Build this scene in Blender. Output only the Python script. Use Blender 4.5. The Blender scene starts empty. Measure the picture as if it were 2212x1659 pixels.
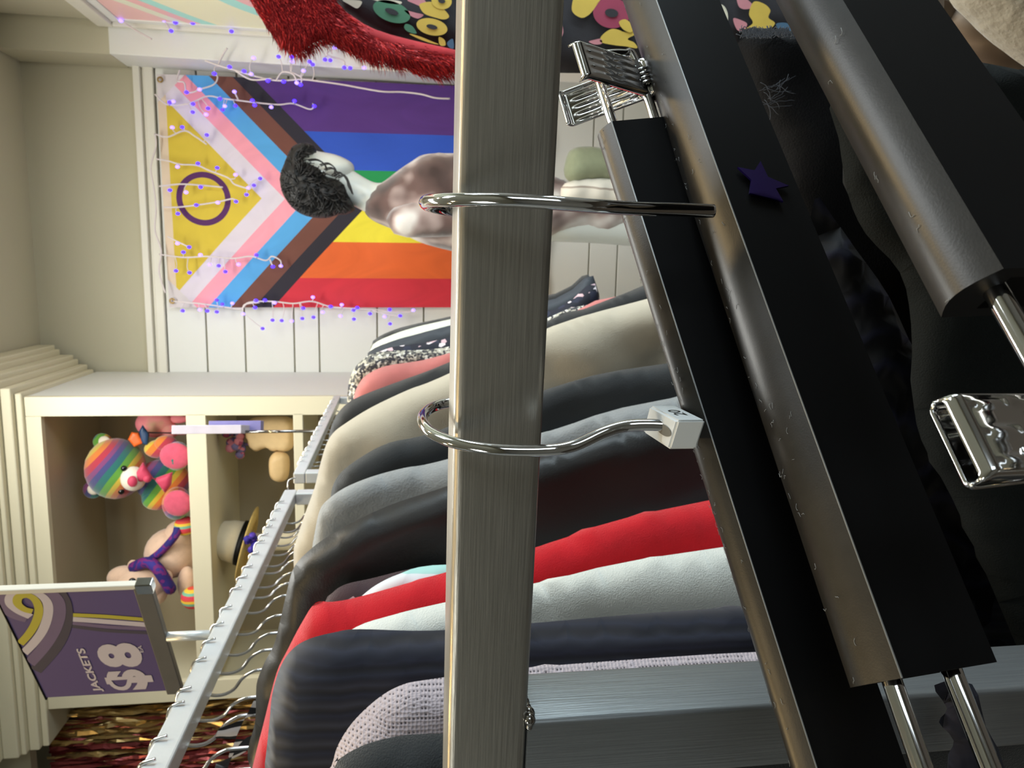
import bpy, bmesh, math, random
from mathutils import Vector, Matrix
from mathutils.geometry import delaunay_2d_cdt
random.seed(7)
C = bpy.context.scene.collection
PI = math.pi
# ------------------------------------------------------------------ camera
W, H, F = 2212.0, 1659.0, 1600.0
EYE = Vector((0, 0, 1.35))
yaw, pit = math.radians(9.0), math.radians(8.5)
FW = Vector((-math.sin(yaw) * math.cos(pit), math.cos(yaw) * math.cos(pit), -math.sin(pit)))
RT = Vector((math.cos(yaw), math.sin(yaw), 0))
UP = RT.cross(FW).normalized()
def ray(px, py): return FW - UP * ((px - W / 2) / F) + RT * ((H / 2 - py) / F)
def P(px, py, d): return EYE + ray(px, py) * d
def PY(px, py, Y):
    r = ray(px, py); return EYE + r * (Y / r.y)
def PX(px, py, X):
    r = ray(px, py); return EYE + r * (X / r.x)
def PP(px, py, pt, n):
    r = ray(px, py); return EYE + r * ((pt - EYE).dot(n) / r.dot(n))
def proj(p):
    v = p - EYE; d = v.dot(FW)
    return (W / 2 - F * v.dot(UP) / d, H / 2 - F * v.dot(RT) / d, d)
cd = bpy.data.cameras.new('camera'); cam = bpy.data.objects.new('camera', cd); C.objects.link(cam)
cd.sensor_width = 36; cd.sensor_fit = 'HORIZONTAL'; cd.lens = 36 * F / W; cd.clip_start = .005; cd.clip_end = 50
cam.matrix_world = Matrix((( -UP.x, RT.x, -FW.x, EYE.x), (-UP.y, RT.y, -FW.y, EYE.y), (-UP.z, RT.z, -FW.z, EYE.z), (0, 0, 0, 1)))
cd.dof.use_dof = True; cd.dof.focus_distance = .205; cd.dof.aperture_fstop = 56
bpy.context.scene.camera = cam
bpy.context.scene.view_settings.view_transform = 'Standard'
# ------------------------------------------------------------------ materials
def srgb(c):
    return tuple(((x / 255) / 12.92 if x / 255 <= .04045 else ((x / 255 + .055) / 1.055) ** 2.4) for x in c) + (1,)
def mat(name, rgb, rough=.6, metal=0, var=.12, vs=40, bump=0, bs=300, stretch=None, emit=None, es=0, sheen=0, rgb2=None, lin=False, spec=None, coat=0):
    m = bpy.data.materials.new(name); m.use_nodes = True; nt = m.node_tree; N = nt.nodes; L = nt.links
    b = N['Principled BSDF']; b.inputs['Roughness'].default_value = rough; b.inputs['Metallic'].default_value = metal
    c = srgb(rgb)
    tc = N.new('ShaderNodeTexCoord'); mp = N.new('ShaderNodeMapping'); L.new(tc.outputs['Object'], mp.inputs[0])
    if stretch: mp.inputs['Scale'].default_value = stretch
    nz = N.new('ShaderNodeTexNoise'); nz.inputs['Scale'].default_value = vs; nz.inputs['Detail'].default_value = 4
    L.new(mp.outputs[0], nz.inputs['Vector'])
    mx = N.new('ShaderNodeMix'); mx.data_type = 'RGBA'; L.new(nz.outputs['Fac'], mx.inputs[0])
    c2 = srgb(rgb2) if rgb2 else tuple(min(1, x * (1 + var)) for x in c[:3]) + (1,)
    c1 = c if rgb2 else tuple(x * (1 - var) for x in c[:3]) + (1,)
    mx.inputs[6].default_value = c1; mx.inputs[7].default_value = c2
    L.new(mx.outputs[2], b.inputs['Base Color'])
    if bump:
        n2 = N.new('ShaderNodeTexNoise'); n2.inputs['Scale'].default_value = bs; n2.inputs['Detail'].default_value = 3
        L.new(mp.outputs[0], n2.inputs['Vector'])
        bp = N.new('ShaderNodeBump'); bp.inputs['Strength'].default_value = bump; bp.inputs['Distance'].default_value = .002
        L.new(n2.outputs['Fac'], bp.inputs['Height']); L.new(bp.outputs[0], b.inputs['Normal'])
    if emit: b.inputs['Emission Color'].default_value = srgb(emit); b.inputs['Emission Strength'].default_value = es
    if sheen: b.inputs['Sheen Weight'].default_value = sheen; b.inputs['Sheen Roughness'].default_value = .4
    if spec is not None: b.inputs['Specular IOR Level'].default_value = spec
    if coat: b.inputs['Coat Weight'].default_value = coat
    m['bsdf'] = 1
    return m
def ramp_mat(name, kind, cols, scale=20, rough=.8, dist=0, vec='Object', mscale=(1, 1, 1), sheen=0, const=True, rot=(0,0,0), bump=0):
    """procedural pattern: noise / voronoi / wave driving a colour ramp"""
    m = bpy.data.materials.new(name); m.use_nodes = True; nt = m.node_tree; N = nt.nodes; L = nt.links
    b = N['Principled BSDF']; b.inputs['Roughness'].default_value = rough; b.inputs['Sheen Weight'].default_value = sheen
    tc = N.new('ShaderNodeTexCoord'); mp = N.new('ShaderNodeMapping'); L.new(tc.outputs[vec], mp.inputs[0]); mp.inputs['Scale'].default_value = mscale; mp.inputs['Rotation'].default_value = rot
    if kind == 'noise':
        t = N.new('ShaderNodeTexNoise'); t.inputs['Scale'].default_value = scale; t.inputs['Detail'].default_value = 2; o = t.outputs['Fac']
    elif kind == 'voronoi':
        t = N.new('ShaderNodeTexVoronoi'); t.inputs['Scale'].default_value = scale; s = N.new('ShaderNodeSeparateColor'); L.new(t.outputs['Color'], s.inputs[0]); o = s.outputs[0]
    elif kind == 'dist':
        t = N.new('ShaderNodeTexVoronoi'); t.inputs['Scale'].default_value = scale; o = t.outputs['Distance']
    else:
        t = N.new('ShaderNodeTexWave'); t.inputs['Scale'].default_value = scale; t.inputs['Distortion'].default_value = dist; t.inputs['Detail'].default_value = 2
        if kind == 'saw': t.wave_profile = 'SAW'
        o = t.outputs['Fac']
    L.new(mp.outputs[0], t.inputs['Vector'])
    r = N.new('ShaderNodeValToRGB'); r.color_ramp.interpolation = 'CONSTANT' if const else 'LINEAR'
    el = r.color_ramp.elements
    while len(el) < len(cols): el.new(.5)
    for e, (p, c) in zip(el, cols): e.position = p; e.color = srgb(c)
    L.new(o, r.inputs[0]); L.new(r.outputs[0], b.inputs['Base Color'])
    if bump:
        bp = N.new('ShaderNodeBump'); bp.inputs['Strength'].default_value = bump; bp.inputs['Distance'].default_value = .003
        L.new(o, bp.inputs['Height']); L.new(bp.outputs[0], b.inputs['Normal'])
    return m
# ------------------------------------------------------------------ helpers
def link(name, me, m=None, parent=None, smooth=True):
    o = bpy.data.objects.new(name, me); C.objects.link(o)
    if m is not None:
        for k in (m if isinstance(m, (list, tuple)) else [m]): me.materials.append(k)
    if smooth:
        for p in me.polygons: p.use_smooth = True
    if parent is not None: o.parent = parent; o.matrix_parent_inverse = parent.matrix_world.inverted() if False else Matrix.Identity(4)
    return o
def origin(o, p):
    """move a mesh object's origin to world point p (its data is in world space)"""
    o.data.transform(Matrix.Translation(-Vector(p))); o.location = p; return o
def wl(o):
    v = Vector((0, 0, 0))
    while o is not None: v = v + Vector(o.location); o = o.parent
    return v
def reorient(o, ax, up):
    x = ax.normalized(); y = up.cross(x).normalized(); z = x.cross(y).normalized()
    M = Matrix((x, y, z)).transposed()
    o.data.transform(M.inverted().to_4x4()); o.rotation_euler = M.to_euler(); return o
def fin(name, bm, m, parent=None, smooth=True, org=None):
    bmesh.ops.recalc_face_normals(bm, faces=bm.faces)
    me = bpy.data.meshes.new(name); bm.to_mesh(me); bm.free()
    o = link(name, me, m, parent, smooth)
    if parent is None and len(me.vertices):
        if org is None:
            xs = [v.co for v in me.vertices]
            org = Vector(((min(v.x for v in xs) + max(v.x for v in xs)) / 2, (min(v.y for v in xs) + max(v.y for v in xs)) / 2, min(v.z for v in xs)))
        origin(o, org)
    elif parent is not None:
        o.data.transform(Matrix.Translation(-wl(parent)))
    return o
def tag(o, label=None, cat=None, group=None, kind=None):
    if label: o['label'] = label
    if cat: o['category'] = cat
    if group: o['group'] = group
    if kind: o['kind'] = kind
    return o
def empty(name, loc, label, cat, group=None):
    o = bpy.data.objects.new(name, None); C.objects.link(o); o.location = loc; o.empty_display_size = .02
    return tag(o, label, cat, group)
def box(bm, c, sx, sy, sz, ax=None, bev=0, seg=2):
    """box centred at c; ax = optional 3x3 column axes"""
    r = bmesh.ops.create_cube(bm, size=1)
    M = Matrix.Diagonal((sx, sy, sz, 1))
    vs = r['verts']; bmesh.ops.transform(bm, matrix=M, verts=vs)
    if bev:
        es = list({e for v in vs for e in v.link_edges})
        rr = bmesh.ops.bevel(bm, geom=es, offset=bev, segments=seg, affect='EDGES', profile=.5)
        vs = list({v for f in rr['faces'] for v in f.verts} | {v for v in vs if v.is_valid})
    R = Matrix.Identity(4)
    if ax: 
        for j in range(3):
            for i in range(3): R[i][j] = ax[j][i]
    bmesh.ops.transform(bm, matrix=Matrix.Translation(c) @ R, verts=vs)
    return vs
def bx(bm, x0, x1, y0, y1, z0, z1, bev=0):
    return box(bm, Vector(((x0 + x1) / 2, (y0 + y1) / 2, (z0 + z1) / 2)), abs(x1 - x0), abs(y1 - y0), abs(z1 - z0), bev=bev)
def catmull(pts, n=8, closed=False):
    pts = [Vector(p) for p in pts]; out = []; k = len(pts)
    rng = range(k) if closed else range(k - 1)
    for i in rng:
        if closed: p0, p1, p2, p3 = pts[(i - 1) % k], pts[i], pts[(i + 1) % k], pts[(i + 2) % k]
        else: p0, p1, p2, p3 = pts[max(i - 1, 0)], pts[i], pts[i + 1], pts[min(i + 2, k - 1)]
        for j in range(n):
            t = j / n
            out.append(.5 * ((2 * p1) + (p2 - p0) * t + (2 * p0 - 5 * p1 + 4 * p2 - p3) * t * t + (3 * p1 - 3 * p2 + p3 - p0) * t ** 3))
    if not closed: out.append(pts[-1])
    return out
def tube(bm, pts, r, seg=10, caps=True):
    pts = [Vector(p) for p in pts]; rings = []
    t0 = (pts[1] - pts[0]).normalized(); n = t0.orthogonal().normalized()
    for i, p in enumerate(pts):
        t = (pts[min(i + 1, len(pts) - 1)] - pts[max(i - 1, 0)]).normalized()
        n = (n - t * n.dot(t)); n = n.normalized() if n.length > 1e-6 else t.orthogonal().normalized()
        b = t.cross(n); rr = r[i] if isinstance(r, (list, tuple)) else r
        rings.append([bm.verts.new(p + (n * math.cos(2 * PI * k / seg) + b * math.sin(2 * PI * k / seg)) * rr) for k in range(seg)])
    for a, b in zip(rings, rings[1:]):
        for k in range(seg): bm.faces.new((a[k], a[(k + 1) % seg], b[(k + 1) % seg], b[k]))
    if caps: bm.faces.new(rings[0]); bm.faces.new(rings[-1])
def prism(bm, prof, a, b, closed=True):
    """sweep list-of-offset-vectors prof (world vectors) from a to b"""
    A = [bm.verts.new(a + q) for q in prof]; B = [bm.verts.new(b + q) for q in prof]; n = len(prof)
    for i in range(n if closed else n - 1): bm.faces.new((A[i], A[(i + 1) % n], B[(i + 1) % n], B[i]))
    if closed: bm.faces.new(A); bm.faces.new(B)
def ball(bm, c, r, sc=(1, 1, 1), rot=None, sub=3):
    v = bmesh.ops.create_icosphere(bm, subdivisions=sub, radius=1)['verts']
    M = Matrix.Translation(c) @ (rot.to_4x4() if rot else Matrix.Identity(4)) @ Matrix.Diagonal((r * sc[0], r * sc[1], r * sc[2], 1))
    bmesh.ops.transform(bm, matrix=M, verts=v); return v
def lathe(bm, c, prof, seg=32, rot=None, sx=1, sy=1):
    rings = []
    for r, z in prof:
        rings.append([bm.verts.new(Vector(c) + ((rot @ Vector((r * math.cos(2 * PI * k / seg) * sx, r * math.sin(2 * PI * k / seg) * sy, z))) if rot else Vector((r * math.cos(2 * PI * k / seg) * sx, r * math.sin(2 * PI * k / seg) * sy, z)))) for k in range(seg)])
    for a, b in zip(rings, rings[1:]):
        for k in range(seg): bm.faces.new((a[k], a[(k + 1) % seg], b[(k + 1) % seg], b[k]))
    bm.faces.new(rings[0]); bm.faces.new(rings[-1])
def seg_dist(p, a, b):
    ab = b - a; t = max(0, min(1, (p - a).dot(ab) / max(ab.length_squared, 1e-12))); return (p - a - ab * t).length
def inside(p, poly):
    c = False; j = len(poly) - 1
    for i in range(len(poly)):
        a, b = poly[i], poly[j]
        if (a.y > p.y) != (b.y > p.y) and p.x < (b.x - a.x) * (p.y - a.y) / (b.y - a.y) + a.x: c = not c
        j = i
    return c
def pillow(bm, poly, frame, R=.018, T=.014, res=.009, wr=None, flatback=False):
    """closed cushion-like sheet: poly 2D outline, frame=(origin, ex, ey, en) with en towards the back"""
    o, ex, ey, en = frame
    poly = [Vector((p[0], p[1])) for p in poly]
    dense = []
    for i, a in enumerate(poly):
        b = poly[(i + 1) % len(poly)]; k = max(1, int((b - a).length / res))
        dense += [a.lerp(b, j / k) for j in range(k)]
    x0, x1 = min(p.x for p in dense), max(p.x for p in dense); y0, y1 = min(p.y for p in dense), max(p.y for p in dense)
    pts = list(dense); n0 = len(dense)
    def dd(p):
        return min(seg_dist(p, dense[i], dense[(i + 1) % n0]) for i in range(n0))
    rr = .45 * res
    nx = int((x1 - x0) / res) + 1; ny = int((y1 - y0) / res) + 1
    for i in range(nx + 1):
        for j in range(ny + 1):
            p = Vector((x0 + (i + (.5 if j % 2 else 0)) * res, y0 + j * res))
            if inside(p, dense) and min((p - q).length_squared for q in dense) > rr * rr: pts.append(p)
    for f in (.15, .4):   # extra rings near the rim for roundness
        pass
    res_ = delaunay_2d_cdt(pts, [(i, (i + 1) % n0) for i in range(n0)], [], 1, 1e-7)
    vs, fs = res_[0], res_[2]
    F_, B_ = [], []
    for k, v in enumerate(vs):
        v = Vector(v); d = dd(v); q = max(0, 1 - d / R); t = T * math.sqrt(max(0, 1 - q * q)) if R > 0 else T
        w = wr(v, d) * min(1, d / R) if wr else 0
        base = o + ex * v.x + ey * v.y
        if d < 1e-5: a = bm.verts.new(base); F_.append(a); B_.append(a)
        else:
            F_.append(bm.verts.new(base - en * (t + w))); B_.append(bm.verts.new(base + en * (0.001 if flatback else t)))
    for f in fs:
        try: bm.faces.new([F_[i] for i in f])
        except ValueError: pass
        if not all(F_[i] is B_[i] for i in f):
            try: bm.faces.new([B_[i] for i in reversed(f)])
            except ValueError: pass
def sheet(bm, pts, off=None):
    bm.faces.new([bm.verts.new(p) for p in pts])
# ------------------------------------------------------------------ palette
M_wall = mat('warm_white_plaster', (206, 200, 178), .8, var=.03, vs=3, bump=.05, bs=60)
M_wallg = mat('grey_white_plaster', (176, 178, 176), .8, var=.03, vs=3)
M_walld = mat('dim_shop_wall', (140, 140, 136), .8, var=.2, vs=2)
M_up = mat('beige_and_dimmed_plaster', (196, 190, 166), .85, var=.04, vs=2, bump=.05, bs=60)  # beige walls and ceiling; also the dimmed top of the white pilaster
M_board = mat('white_painted_boards', (232, 232, 226), .55, var=.03, vs=5)
M_trim = mat('white_gloss_trim', (228, 224, 210), .45, var=.04, vs=8)
M_case = mat('cream_painted_shelving', (222, 214, 186), .5, var=.03, vs=6)
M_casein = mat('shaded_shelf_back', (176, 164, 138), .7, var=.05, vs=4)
M_floor = mat('brown_floor', (74, 66, 58), .6, var=.2, vs=10, stretch=(1, 8, 1))
M_chrome = mat('polished_chrome', (215, 215, 215), .07, 1, var=.02)
M_chromed = mat('dark_chrome', (170, 168, 165), .12, 1, var=.05)
M_bar = mat('brushed_steel_bar', (172, 168, 158), .36, .72, var=.34, vs=1100, bump=.10, bs=1600, stretch=(.03, 1, 1))
M_post = mat('brushed_steel_post', (150, 154, 156), .36, .7, var=.2, vs=1100, bump=.10, bs=1500, stretch=(1, 1, .03))
M_rail = mat('galvanised_rail', (214, 218, 218), .38, .35, var=.15, vs=25, bump=.1, bs=200)
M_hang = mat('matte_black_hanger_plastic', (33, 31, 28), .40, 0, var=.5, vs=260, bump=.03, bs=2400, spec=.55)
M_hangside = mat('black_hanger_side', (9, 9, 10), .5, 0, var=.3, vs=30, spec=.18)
# ------------------------------------------------------------------ ROOM SHELL
YW = 2.92; YF = 2.36
E = EYE.z
ZC = PY(62, 400, YW).z                       # ceiling
xsCase = PY(300, 857, YF).x                  # side plane of the built-in shelving
xPil = PY(500, 160, YW - .0).x               # pilaster side
YP = 2.74
def struct(name, bm, m, **k):
    o = fin(name, bm, m, smooth=False, **k); tag(o, kind='structure'); return o
bm = bmesh.new(); bx(bm, -3.2, 2.8, -2.6, YW + .2, -.06, 0); struct('floor', bm, M_floor)
bm = bmesh.new(); bx(bm, -3.2, 2.8, -2.6, YW + .2, ZC, ZC + .06); struct('ceiling', bm, M_up)
zt0, zt1 = PY(352, 500, YW).z, PY(318, 500, YW).z      # top trim of the boarding
bm = bmesh.new(); bx(bm, -3.2, 2.8, YW, YW + .08, 0, ZC)
struct('wall_back', bm, M_up)
# horizontal boarding
zs = [PY(x, 700, YW).z for x in (447, 530, 636, 690, 815, 915, 1010, 1120, 1265, 1325, 1430)]
zs = [zt0] + zs
while zs[-1] > .2: zs.append(zs[-1] - .13)
zs.append(.0)
bm = bmesh.new()
for a, b in zip(zs, zs[1:]): bx(bm, -.9, .98, YW - .014, YW, b + .003, a - .003, bev=.0015)
struct('trim_1', bm, M_board)
bm = bmesh.new()
for dz0, dz1, t in ((0, .03, .03), (.03, .042, .018), (.042, .066, .036)):
    bx(bm, xsCase - .02, xPil + .05, YW - t, YW - .0005, zt0 + dz0, zt0 + dz1, bev=.003)
struct('trim_2', bm, M_trim)
bm = bmesh.new(); bx(bm, -3.28, -3.2, -2.6, YW + .2, 0, ZC); struct('wall_left', bm, M_wallg)
bm = bmesh.new(); bx(bm, 2.8, 2.88, -2.6, YW + .2, 0, ZC); struct('wall_right', bm, M_wallg)
bm = bmesh.new(); bx(bm, -3.2, 2.8, -2.68, -2.6, 0, ZC); struct('wall_front', bm, M_walld)
# pilaster and the window reveal on the right
zb = PY(235, 100, YP).z
xR = PY(400, 62, YP).x
bm = bmesh.new(); bx(bm, xPil, xR + .4, YP, YW - .016, 0, zb, bev=.003)
struct('trim_3', bm, M_board)
bm = bmesh.new(); bx(bm, xPil, xR + .4, YP + .006, YW - .003, zb, ZC - .003); struct('trim_4', bm, M_up)  # upper pilaster: light falloff put into the colour as beige
bm = bmesh.new()
bx(bm, xR, xR + .05, 1.55, YP - .002, 0, .6, bev=.002); bx(bm, xR, xR + .05, 1.55, YP - .002, zb - .05, zb, bev=.003)
bx(bm, xR, xR + .05, YP - .05, YP - .002, .6, zb - .05, bev=.003); bx(bm, xR, xR + .05, 1.55, 1.6, .6, zb - .05)
w1 = struct('window_1', bm, M_board)
bm = bmesh.new(); bx(bm, xR - .012, xR + .002, 1.55, YP - .003, zb - .02, zb + .03, bev=.003); bx(bm, xR - .012, xR + .002, YP - .022, YP - .003, 0, zb - .02, bev=.003)
struct('trim_5', bm, M_trim)
bm = bmesh.new(); bx(bm, xR + .01, xR + .06, 1.55, YP - .003, zb, ZC - .003); struct('trim_6', bm, M_up)
# pastel painted pane
M_pastel = ramp_mat('pastel_swirl_paint', 'wave', [(0, (246, 243, 205)), (.22, (175, 236, 224)), (.42, (248, 190, 190)), (.62, (240, 240, 215)), (.8, (250, 200, 196))], .42, .5, 3.5, mscale=(1, 1.2, 1.2), rot=(.6, 0, 0))
M_pastel.node_tree.nodes['Wave Texture'].bands_direction = 'Z'
bm = bmesh.new(); bx(bm, xR + .004, xR + .012, 1.6, YP - .05, .6, zb - .05)
o = fin('painted_panel', bm, M_pastel, smooth=False)
tag(o, 'pastel mint, pink and cream swirl painting filling the window frame', 'painting')
# ------------------------------------------------------------------ BUILT-IN SHELVING
def zf(px, py): return PY(px, py, YF).z
xL = PY(400, 1515, YF).x; xi1 = PY(250, 899, YF).x; xi0 = PY(400, 1472, YF).x
zTop = zf(50, 857); zO1 = zf(88, 900); zB1 = zf(401, 900); zB0 = zf(444, 900); zC1 = zf(633, 900); zC0 = zf(647, 900)
case = empty('built_in_shelving', Vector(((xL + xsCase) / 2, YF, 0)), 'cream built-in shelving unit with open compartments holding soft toys and hats', 'shelving')
bm = bmesh.new()
bx(bm, xi1, xsCase, YF, YF + .022, 0, zTop, bev=.002); bx(bm, xL, xi0, YF, YF + .022, 0, zTop, bev=.002)
bx(bm, xi0, xi1, YF, YF + .022, zO1, zTop)
fin('face_frame', bm, M_case, case, smooth=False)
bm = bmesh.new()
bx(bm, xsCase - .02, xsCase - .001, YF + .022, YW - .016, 0, zTop)
fin('side_panel', bm, M_board, case, smooth=False)
bm = bmesh.new(); bx(bm, xL, xL + .02, YF + .022, YW - .016, 0, zTop); fin('side_panel', bm, M_case, case, smooth=False)
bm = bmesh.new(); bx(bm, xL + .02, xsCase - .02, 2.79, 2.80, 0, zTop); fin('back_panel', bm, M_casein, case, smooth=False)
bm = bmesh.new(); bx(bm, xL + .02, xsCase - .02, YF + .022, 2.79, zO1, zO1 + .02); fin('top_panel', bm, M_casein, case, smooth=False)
for a, b in ((zB0, zB1), (zC0 - .01, zC1), (zC0 - .5, zC0 - .47), (zC0 - 1.0, zC0 - .97)):
    bm = bmesh.new(); bx(bm, xi0 - .005, xi1 + .005, YF, 2.79, a, b, bev=.002); fin('shelf', bm, M_case, case, smooth=False)
bm = bmesh.new()
steps = [(0, .02, .012), (.02, .05, .03), (.05, .065, .05), (.065, .11, .065), (.11, .125, .085), (.125, max(.14, ZC - zTop - .003), .1)]
for a, b, t in steps:
    if zTop + a < ZC - .005:
        bx(bm, xL - .12, xsCase + t, YF - t, YW - .04, zTop + a, min(zTop + b, ZC - .004), bev=.004)
fin('crown_moulding', bm, M_case, case, smooth=False)
# ------------------------------------------------------------------ FLAG
def flag_mat():
    m = bpy.data.materials.new('progress_flag_cloth'); m.use_nodes = True; nt = m.node_tree; N = nt.nodes; L = nt.links
    b = N['Principled BSDF']; b.inputs['Roughness'].default_value = .75; b.inputs['Sheen Weight'].default_value = .2
    uv = N.new('ShaderNodeTexCoord'); sp = N.new('ShaderNodeSeparateXYZ'); L.new(uv.outputs['UV'], sp.inputs[0])
    def M2(op, a, bb=None, c=None):
        n = N.new('ShaderNodeMath'); n.operation = op
        for i, v in enumerate((a, bb, c)):
            if v is None: continue
            if isinstance(v, (int, float)): n.inputs[i].default_value = v
            else: L.new(v, n.inputs[i])
        return n.outputs[0]
    u, v = sp.outputs[0], sp.outputs[1]          # u = across, v = down, in 1/1000
    dy = M2('ABSOLUTE', M2('SUBTRACT', u, .420))
    mm = M2('ADD', v, M2('MULTIPLY', dy, .93))
    def ramp(src, stops):
        r = N.new('ShaderNodeValToRGB'); r.color_ramp.interpolation = 'CONSTANT'; el = r.color_ramp.elements
        while len(el) < len(stops): el.new(.5)
        for e, (p, c) in zip(el, stops): e.position = p; e.color = srgb(c)
        L.new(src, r.inputs[0]); return r.outputs[0]
    str_ = ramp(u, [(0, (84, 44, 128)), (.262, (40, 84, 196)), (.348, (20, 146, 78)), (.431, (240, 224, 60)), (.513, (232, 104, 44)), (.595, (212, 44, 62))])
    che = ramp(mm, [(0, (216, 190, 56)), (.552, (222, 212, 222)), (.602, (246, 160, 176)), (.652, (84, 166, 226)), (.702, (112, 66, 54)), (.752, (34, 30, 44))])
    def mix(f, a, bb):
        x = N.new('ShaderNodeMix'); x.data_type = 'RGBA'; L.new(f, x.inputs[0])
        for i, q in ((6, a), (7, bb)):
            if isinstance(q, tuple): x.inputs[i].default_value = q
            else: L.new(q, x.inputs[i])
        return x.outputs[2]
    col = mix(M2('GREATER_THAN', mm, .797), che, str_)
    rr = M2('SQRT', M2('ADD', M2('POWER', M2('SUBTRACT', u, .423), 2), M2('POWER', M2('SUBTRACT', v, .427), 2)))
    ring = M2('MULTIPLY', M2('GREATER_THAN', rr, .047), M2('LESS_THAN', rr, .060))
    col = mix(ring, col, srgb((84, 30, 92)))
    col = mix(M2('LESS_THAN', v, .356), col, srgb((226, 205, 178)))
    crn = M2('LESS_THAN', M2('ADD', v, M2('MULTIPLY', M2('MINIMUM', M2('SUBTRACT', u, .150), M2('SUBTRACT', .664, u)), 1.0)), .400)
    col = mix(crn, col, srgb((218, 210, 210)))
    nz = N.new('ShaderNodeTexNoise'); nz.inputs['Scale'].default_value = 6; nz.inputs['Detail'].default_value = 3
    hs = N.new('ShaderNodeHueSaturation'); L.new(col, hs.inputs['Color']); mr = M2('MULTIPLY_ADD', nz.outputs['Fac'], .3, .85); L.new(mr, hs.inputs['Value'])
    L.new(hs.outputs[0], b.inputs['Base Color'])
    return m
M_flag = flag_mat()
YFL = YW - .045
bm = bmesh.new(); uvl = bm.loops.layers.uv.new('UVMap')
NU, NV = 60, 90; grid = []
for i in range(NU + 1):
    row = []
    for j in range(NV + 1):
        fu, fv = i / NU, j / NV
        px = 338 + fv * 830; y0 = 160 + (px - 338) * .040; y1 = 664
        if fv < .5: pxx = px + 0
        px2 = px + (fu) * (28 - 28 * fv) ; py = y0 + (y1 - y0) * fu
        p = PY(px2, py, YFL); sag = .008 * math.sin(fu * 9 + fv * 5) * fv + .006 * math.sin(fu * 23 + 2) * fv + .004 * math.sin(fv * 14 + fu * 3)
        row.append((bm.verts.new(p + Vector((0, -abs(sag), 0))), (.150 + .514 * fu, (338 + 830 * fv) / 1000)))
    grid.append(row)
for i in range(NU):
    for j in range(NV):
        q = [grid[i][j], grid[i + 1][j], grid[i + 1][j + 1], grid[i][j + 1]]
        f = bm.faces.new([a[0] for a in q])
        for l, a in zip(f.loops, q): l[uvl].uv = a[1]
me_o = fin('pride_flag', bm, M_flag)
tag(me_o, 'large progress pride flag with yellow triangle and purple ring pinned on the board wall', 'flag')
M_brass = mat('brass', (170, 140, 80), .3, 1)
for q in ((346, 172), (372, 650)):
    bm = bmesh.new(); c = PY(q[0], q[1], YFL - .013)
    for k in range(24):
        pass
    ringp = [c + Vector((math.cos(2 * PI * k / 20) * .008, 0, math.sin(2 * PI * k / 20) * .008)) for k in range(21)]
    tube(bm, ringp, .0028, 6)
    g = fin('grommet', bm, M_brass); g.parent = me_o; g.location = g.location - me_o.location
# ------------------------------------------------------------------ FAIRY LIGHTS
M_wire = mat('white_light_wire', (225, 215, 215), .5)
M_bulb = mat('violet_bulb', (60, 40, 255), .3, emit=(75, 45, 255), es=2.4)
M_bulbw = mat('bright_violet_bulb', (150, 130, 255), .3, emit=(150, 125, 255), es=2.2)
def zq(l): return [(a / 2.212, b / 2.212) for a, b in l]
def light_string(label, bulbs, mains, Y):
    fY = Y if callable(Y) else (lambda x, y: Y)
    pts3 = []
    b0 = PY(*bulbs[0], fY(*bulbs[0]))
    t = empty('string_lights', b0, label, 'fairy lights', 'fairy lights around the flag')
    bm = bmesh.new()
    allm = []
    for mline in mains:
        w = [PY(x, y, fY(x, y) - random.uniform(0, .012)) for x, y in mline]
        cs = catmull(w, 6); allm += cs; tube(bm, cs, .0028, 6)
    for (x, y) in bulbs:
        p = PY(x, y, fY(x, y) - .012)
        if allm:
            q = min(allm, key=lambda k: (k - p).length)
            if .004 < (q - p).length < .14:
                md = p.lerp(q, .5) + Vector((random.uniform(-.008, .008), -.004, random.uniform(-.008, .008)))
                tube(bm, catmull([q, md, p], 4), .0016, 5)
    fin('wire', bm, M_wire, t)
    mb = {}
    for k, (x, y) in enumerate(bulbs):
        p = PY(x, y, fY(x, y) - .012)
        key = k % 3 == 0
        if key not in mb:
            bm = bmesh.new(); ball(bm, Vector(), .0062, (1, 1, 1.25), sub=2)
            me = bpy.data.meshes.new('bulb'); bm.to_mesh(me); bm.free(); mb[key] = me
            o = link('bulb', me, M_bulbw if key else M_bulb)
        else:
            o = bpy.data.objects.new('bulb', mb[key]); C.objects.link(o)
        o.parent = t; o.location = p - t.location
    return t
YPf = YP - .02
sA = zq([(578, 99), (705, 40), (818, 148), (830, 62), (866, 64), (990, 70), (1003, 50), (1106, 150), (1205, 112), (783, 95), (838, 108), (921, 110)])
light_string('fairy lights on white wire branching over the pastel painted window', sA,
    [zq([(450, 0), (500, 40), (578, 75), (640, 60), (700, 40)]), zq([(440, 5), (520, 30), (640, 20), (660, -10)]), zq([(578, 99), (640, 85), (705, 40), (760, 70), (818, 148)]), zq([(750, 60), (756, 30), (790, -10)]), zq([(720, 60), (790, 100), (870, 96), (890, 50), (905, 0)]), zq([(578, 99), (640, 140), (725, 188)])], lambda x, y: YP - .04)
sB = zq([(1212, 277), (1331, 271), (1394, 272), (1396, 294), (1494, 308), (1480, 295), (1450, 338), (1553, 285), (1578, 288), (1600, 227), (1645, 323), (1673, 325), (1740, 324), (1097, 320), (1166, 340), (1200, 354), (1280, 386), (1355, 390), (1418, 396), (1436, 405), (1024, 352)])
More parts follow.
